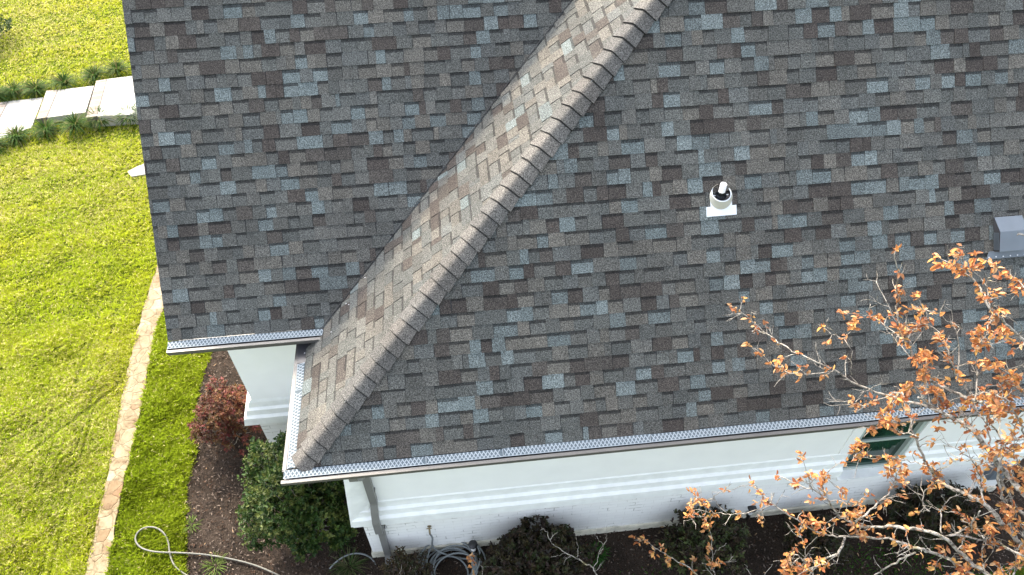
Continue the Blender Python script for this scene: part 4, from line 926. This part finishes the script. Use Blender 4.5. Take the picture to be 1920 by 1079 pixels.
T1 = [
 limb([(1842, 756), (1786, 734), (1753, 719), (1723, 689), (1705, 645), (1686, 608), (1681, 556), (1682, 510), (1678, 470)], .016, .004, 1.3, .62),
 limb([(1786, 783), (1740, 762), (1682, 748), (1619, 726), (1564, 696), (1520, 675), (1467, 646), (1438, 626), (1400, 592), (1370, 573)], .014, .0035, 1.0, .58),
 limb([(1564, 696), (1520, 702), (1476, 697), (1445, 680), (1400, 645)], .006, .003, 1, .9),
 limb([(1597, 702), (1594, 650), (1560, 625), (1536, 608)], .005, .002, .7, .6),
 limb([(1990, 690), (1920, 637), (1879, 600), (1857, 578), (1842, 548), (1820, 522), (1800, 505), (1786, 497)], .013, .004, 1.0, 1.0, -.2),
 limb([(1857, 578), (1849, 533), (1862, 510), (1871, 498)], .006, .003, 1.0, 1.0, -.2),
 limb([(1842, 790), (1816, 734), (1805, 715), (1786, 689), (1775, 652), (1757, 619), (1722, 605)], .010, .003, 1.1, .85),
 limb([(1831, 757), (1831, 697), (1831, 659), (1846, 637), (1857, 600)], .008, .004, 1.0, .85),
 limb([(1795, 715), (1800, 665), (1791, 620), (1765, 590), (1745, 585)], .006, .002, .9, .4),
 limb([(1705, 645), (1670, 620), (1640, 596), (1610, 592)], .006, .002, 1, .6), limb([(1700, 640), (1660, 560), (1640, 525)], .005, .002, .6, .4),
 limb([(1723, 689), (1690, 650), (1660, 615), (1630, 590)], .006, .002, .6, .3),
 limb([(1920, 926), (1889, 893), (1862, 853), (1826, 810), (1800, 793), (1779, 783), (1745, 760), (1720, 744)], .030, .009, .9, .55),
 limb([(1960, 1062), (1912, 1020), (1879, 983), (1846, 946), (1809, 926), (1766, 906), (1739, 873), (1716, 820), (1706, 780), (1690, 735)], .028, .006, 1.0, .8, .1),
 limb([(1860, 1100), (1812, 1073), (1779, 1049), (1743, 1034), (1713, 1026), (1653, 1009), (1586, 1006), (1546, 1003), (1493, 976), (1447, 943), (1410, 906)], .019, .0045, .9, .75),
 limb([(1447, 943), (1434, 954), (1390, 964), (1361, 964), (1339, 963), (1320, 970), (1290, 968)], .006, .002, .7, .7),
 limb([(1361, 962), (1339, 935), (1367, 918), (1409, 909)], .004, .002, .5, .7), limb([(1339, 963), (1318, 946), (1308, 935)], .004, .002, .7, .9),
 limb([(1900, 1110), (1846, 1073), (1796, 1033), (1759, 1003), (1686, 989), (1639, 989), (1606, 986), (1573, 966), (1550, 936), (1523, 920), (1460, 893)], .022, .004, 1.1, .95, -.1),
 limb([(1603, 983), (1639, 950), (1669, 920), (1680, 890), (1665, 860)], .011, .004, 1.0, .9, -.1),
 limb([(1586, 1006), (1570, 1039), (1540, 1049), (1523, 1069), (1505, 1100)], .013, .008, .8, .4), limb([(1525, 1075), (1500, 1045), (1480, 1040), (1470, 1072)], .007, .003, 1.4, 1.0),
 limb([(1510, 1055), (1508, 1020), (1498, 1000)], .005, .003, 1.2, 1.0), limb([(1570, 1039), (1540, 1060), (1500, 1070)], .005, .003, .8, .3),
 limb([(1759, 1003), (1852, 1013), (1899, 1033), (1960, 1060)], .010, .012, .7, .5), limb([(1713, 1036), (1680, 1055), (1640, 1079), (1610, 1100)], .010, .006, .8, .2),
 limb([(1846, 1010), (1826, 998), (1824, 980), (1838, 958)], .010, .007, .4, .3), limb([(1764, 1000), (1764, 960), (1772, 945), (1765, 930)], .008, .003, .6, .5),
 limb([(1790, 1000), (1818, 985), (1795, 960)], .006, .003, .6, .9),
 limb([(1741, 958), (1731, 948), (1735, 920), (1760, 905)], .007, .004, .6, .5), limb([(1790, 960), (1765, 958), (1732, 948)], .004, .004, .6, .3),
 limb([(1900, 1000), (1886, 960), (1876, 920), (1872, 870), (1885, 840), (1862, 800), (1850, 770)], .016, .006, 1.3, .7, .15),
 limb([(1940, 980), (1905, 950), (1880, 905), (1868, 880), (1840, 868), (1800, 860)], .016, .004, 1.2, .55, .2),
 limb([(1846, 946), (1838, 900), (1828, 870), (1800, 845), (1770, 835)], .009, .003, 1.2, .5), limb([(1862, 853), (1850, 800), (1866, 760), (1880, 720)], .009, .003, 1.3, .95),
 limb([(1940, 860), (1920, 810), (1900, 770), (1880, 745), (1840, 735)], .010, .004, 1.4, .95, -.1), limb([(1950, 760), (1915, 730), (1890, 700), (1870, 680)], .007, .003, 1.3, 1.0, -.1),
 limb([(1980, 560), (1940, 560), (1915, 540), (1912, 528)], .005, .003, 1, 1.0, -.2), limb([(1980, 450), (1940, 446), (1914, 440), (1906, 440)], .004, .003, .1, .25, -.3),
 limb([(1960, 900), (1920, 880), (1900, 850), (1905, 820)], .008, .003, 1.2, .95), limb([(1720, 820), (1690, 810), (1660, 800), (1630, 808)], .006, .003, 1.2, 1.0, -.1),
 limb([(1739, 873), (1700, 862), (1660, 858), (1625, 860), (1598, 848)], .006, .003, 1.3, 1.0, -.1), limb([(1690, 735), (1660, 745), (1620, 760), (1600, 752)], .006, .003, 1.3, 1.0),
 limb([(1745, 760), (1735, 720), (1740, 690)], .006, .003, 1.2, .8), limb([(1912, 1020), (1905, 1060), (1880, 1079)], .006, .003, 1.5, 1.0), limb([(1846, 1073), (1840, 1040), (1860, 1000)], .006, .003, 1.3, .95),
 limb([(1779, 1049), (1800, 1060), (1830, 1066)], .005, .003, 1.5, 1.0), limb([(1796, 1033), (1815, 1000), (1850, 990)], .006, .003, 1.4, 1.0), limb([(1900, 1079), (1920, 1020), (1915, 980)], .008, .004, 1.5, 1.0),
 limb([(1826, 810), (1800, 770), (1770, 745), (1755, 735)], .008, .003, 1.2, .9), limb([(1862, 853), (1895, 820), (1905, 780)], .008, .003, 1.2, .9),
 limb([(1700, 800), (1670, 785), (1655, 778)], .005, .003, 1.3, 1.0), limb([(1639, 989), (1620, 960), (1610, 945)], .005, .003, 1.3, 1.0), limb([(1550, 936), (1540, 905), (1548, 890)], .004, .002, 1, 1.0),
 limb([(1523, 920), (1510, 880), (1503, 850)], .004, .002, .9, 1.0)]
def spine(px, py, down, off=0.0):
    a = at_d(px, py, dist_for(px, py) + off); return a
tt = at_d(1975, 1110, 7.9)
trunk1 = [Vector((7.35, -2.75, -H)), Vector((7.25, -2.7, -2.2)), Vector((7.15, -2.5, -1.0)), tt]
for s_, e_ in (((1960, 1062), .1), ((1860, 1100), 0), ((1900, 1110), -.1), ((1920, 926), 0), ((1990, 690), -.2), ((1940, 980), .2), ((1950, 760), -.1), ((1980, 560), -.2), ((1980, 450), -.3), ((1940, 860), -.1)):
    a = at_d(*s_, dist_for(*s_) + e_); m = a.lerp(tt, .5) + Vector((.15, -.05, .05)); T1.append(([tt - Vector((0, 0, .1)), m, a], .036, .016 if s_[1] < 800 else .028, .3, .5))
tree('tree', T1, trunk1, 'dead looking tree with pale limbs and many orange leaves reaching over the eave', None, 41, (4, 8), 12.0, 0.053, .68, (0.06, 0.21))
# second, barer tree whose tips enter from the bottom edge
def d2(x, y): return 8.3 + (y - 900) / 180 * .8
def limb2(pp, r0, r1, dens=.6, leafy=.1): return ([at_d(x, y, d2(x, y)) for x, y in pp], r0, r1, dens, leafy)
T2 = [limb2([(1135, 1110), (1119, 1079), (1110, 1064), (1086, 1050), (1060, 1037), (1038, 1022), (1027, 1000), (1019, 992)], .011, .003), limb2([(1114, 1064), (1122, 1045), (1131, 1025), (1138, 1005), (1137, 985)], .005, .002, .3),
      limb2([(1131, 1025), (1122, 1012), (1115, 1000)], .003, .002, .2), limb2([(1082, 1048), (1084, 1025), (1077, 1000)], .004, .002, .1), limb2([(1060, 1037), (1046, 1043), (1032, 1045)], .003, .002, .1),
      limb2([(1320, 1100), (1305, 1075), (1271, 1053), (1243, 1036), (1221, 1022), (1207, 1008)], .009, .003, 1.0, .9), limb2([(1345, 1110), (1339, 1075), (1337, 1050), (1335, 1013), (1327, 988)], .008, .002, 1.0, .75),
      limb2([(1337, 1040), (1350, 1028), (1363, 1020)], .003, .002, .4), limb2([(1338, 1062), (1360, 1055), (1382, 1052)], .004, .002, .8), limb2([(1338, 1072), (1325, 1058), (1315, 1056)], .003, .002, .5),
      limb2([(895, 1110), (888, 1079), (884, 1060), (880, 1042)], .005, .002, .6, .9), limb2([(903, 1085), (905, 1065), (896, 1060)], .003, .002, .2), limb2([(747, 1100), (750, 1079), (754, 1060)], .003, .002, .2),
      limb2([(1430, 1110), (1432, 1085), (1445, 1062), (1448, 1058)], .004, .002, .6, .2), limb2([(1420, 1100), (1404, 1070), (1395, 1058)], .004, .002, .4, .3)]
t2 = at_d(1180, 1300, 9.3); trunk2 = [Vector((t2.x + .1, t2.y - .2, -H)), Vector((t2.x, t2.y - .1, -2.3)), t2]
for q in ((1135, 1110), (1320, 1100), (1345, 1110), (895, 1110), (903, 1085), (747, 1100), (1430, 1110), (1420, 1100)):
    a = at_d(*q, d2(*q)); T2.append(([t2 - Vector((0, 0, .1)), a.lerp(t2, .5) + Vector((0, -.08, .02)), a], .024, .009, .1, 0))
tree('tree', T2, trunk2, 'nearly bare tree whose pale twig tips show at the bottom edge', None, 43, (3, 5), 7.0, 0.06, .3, (.05, .16))
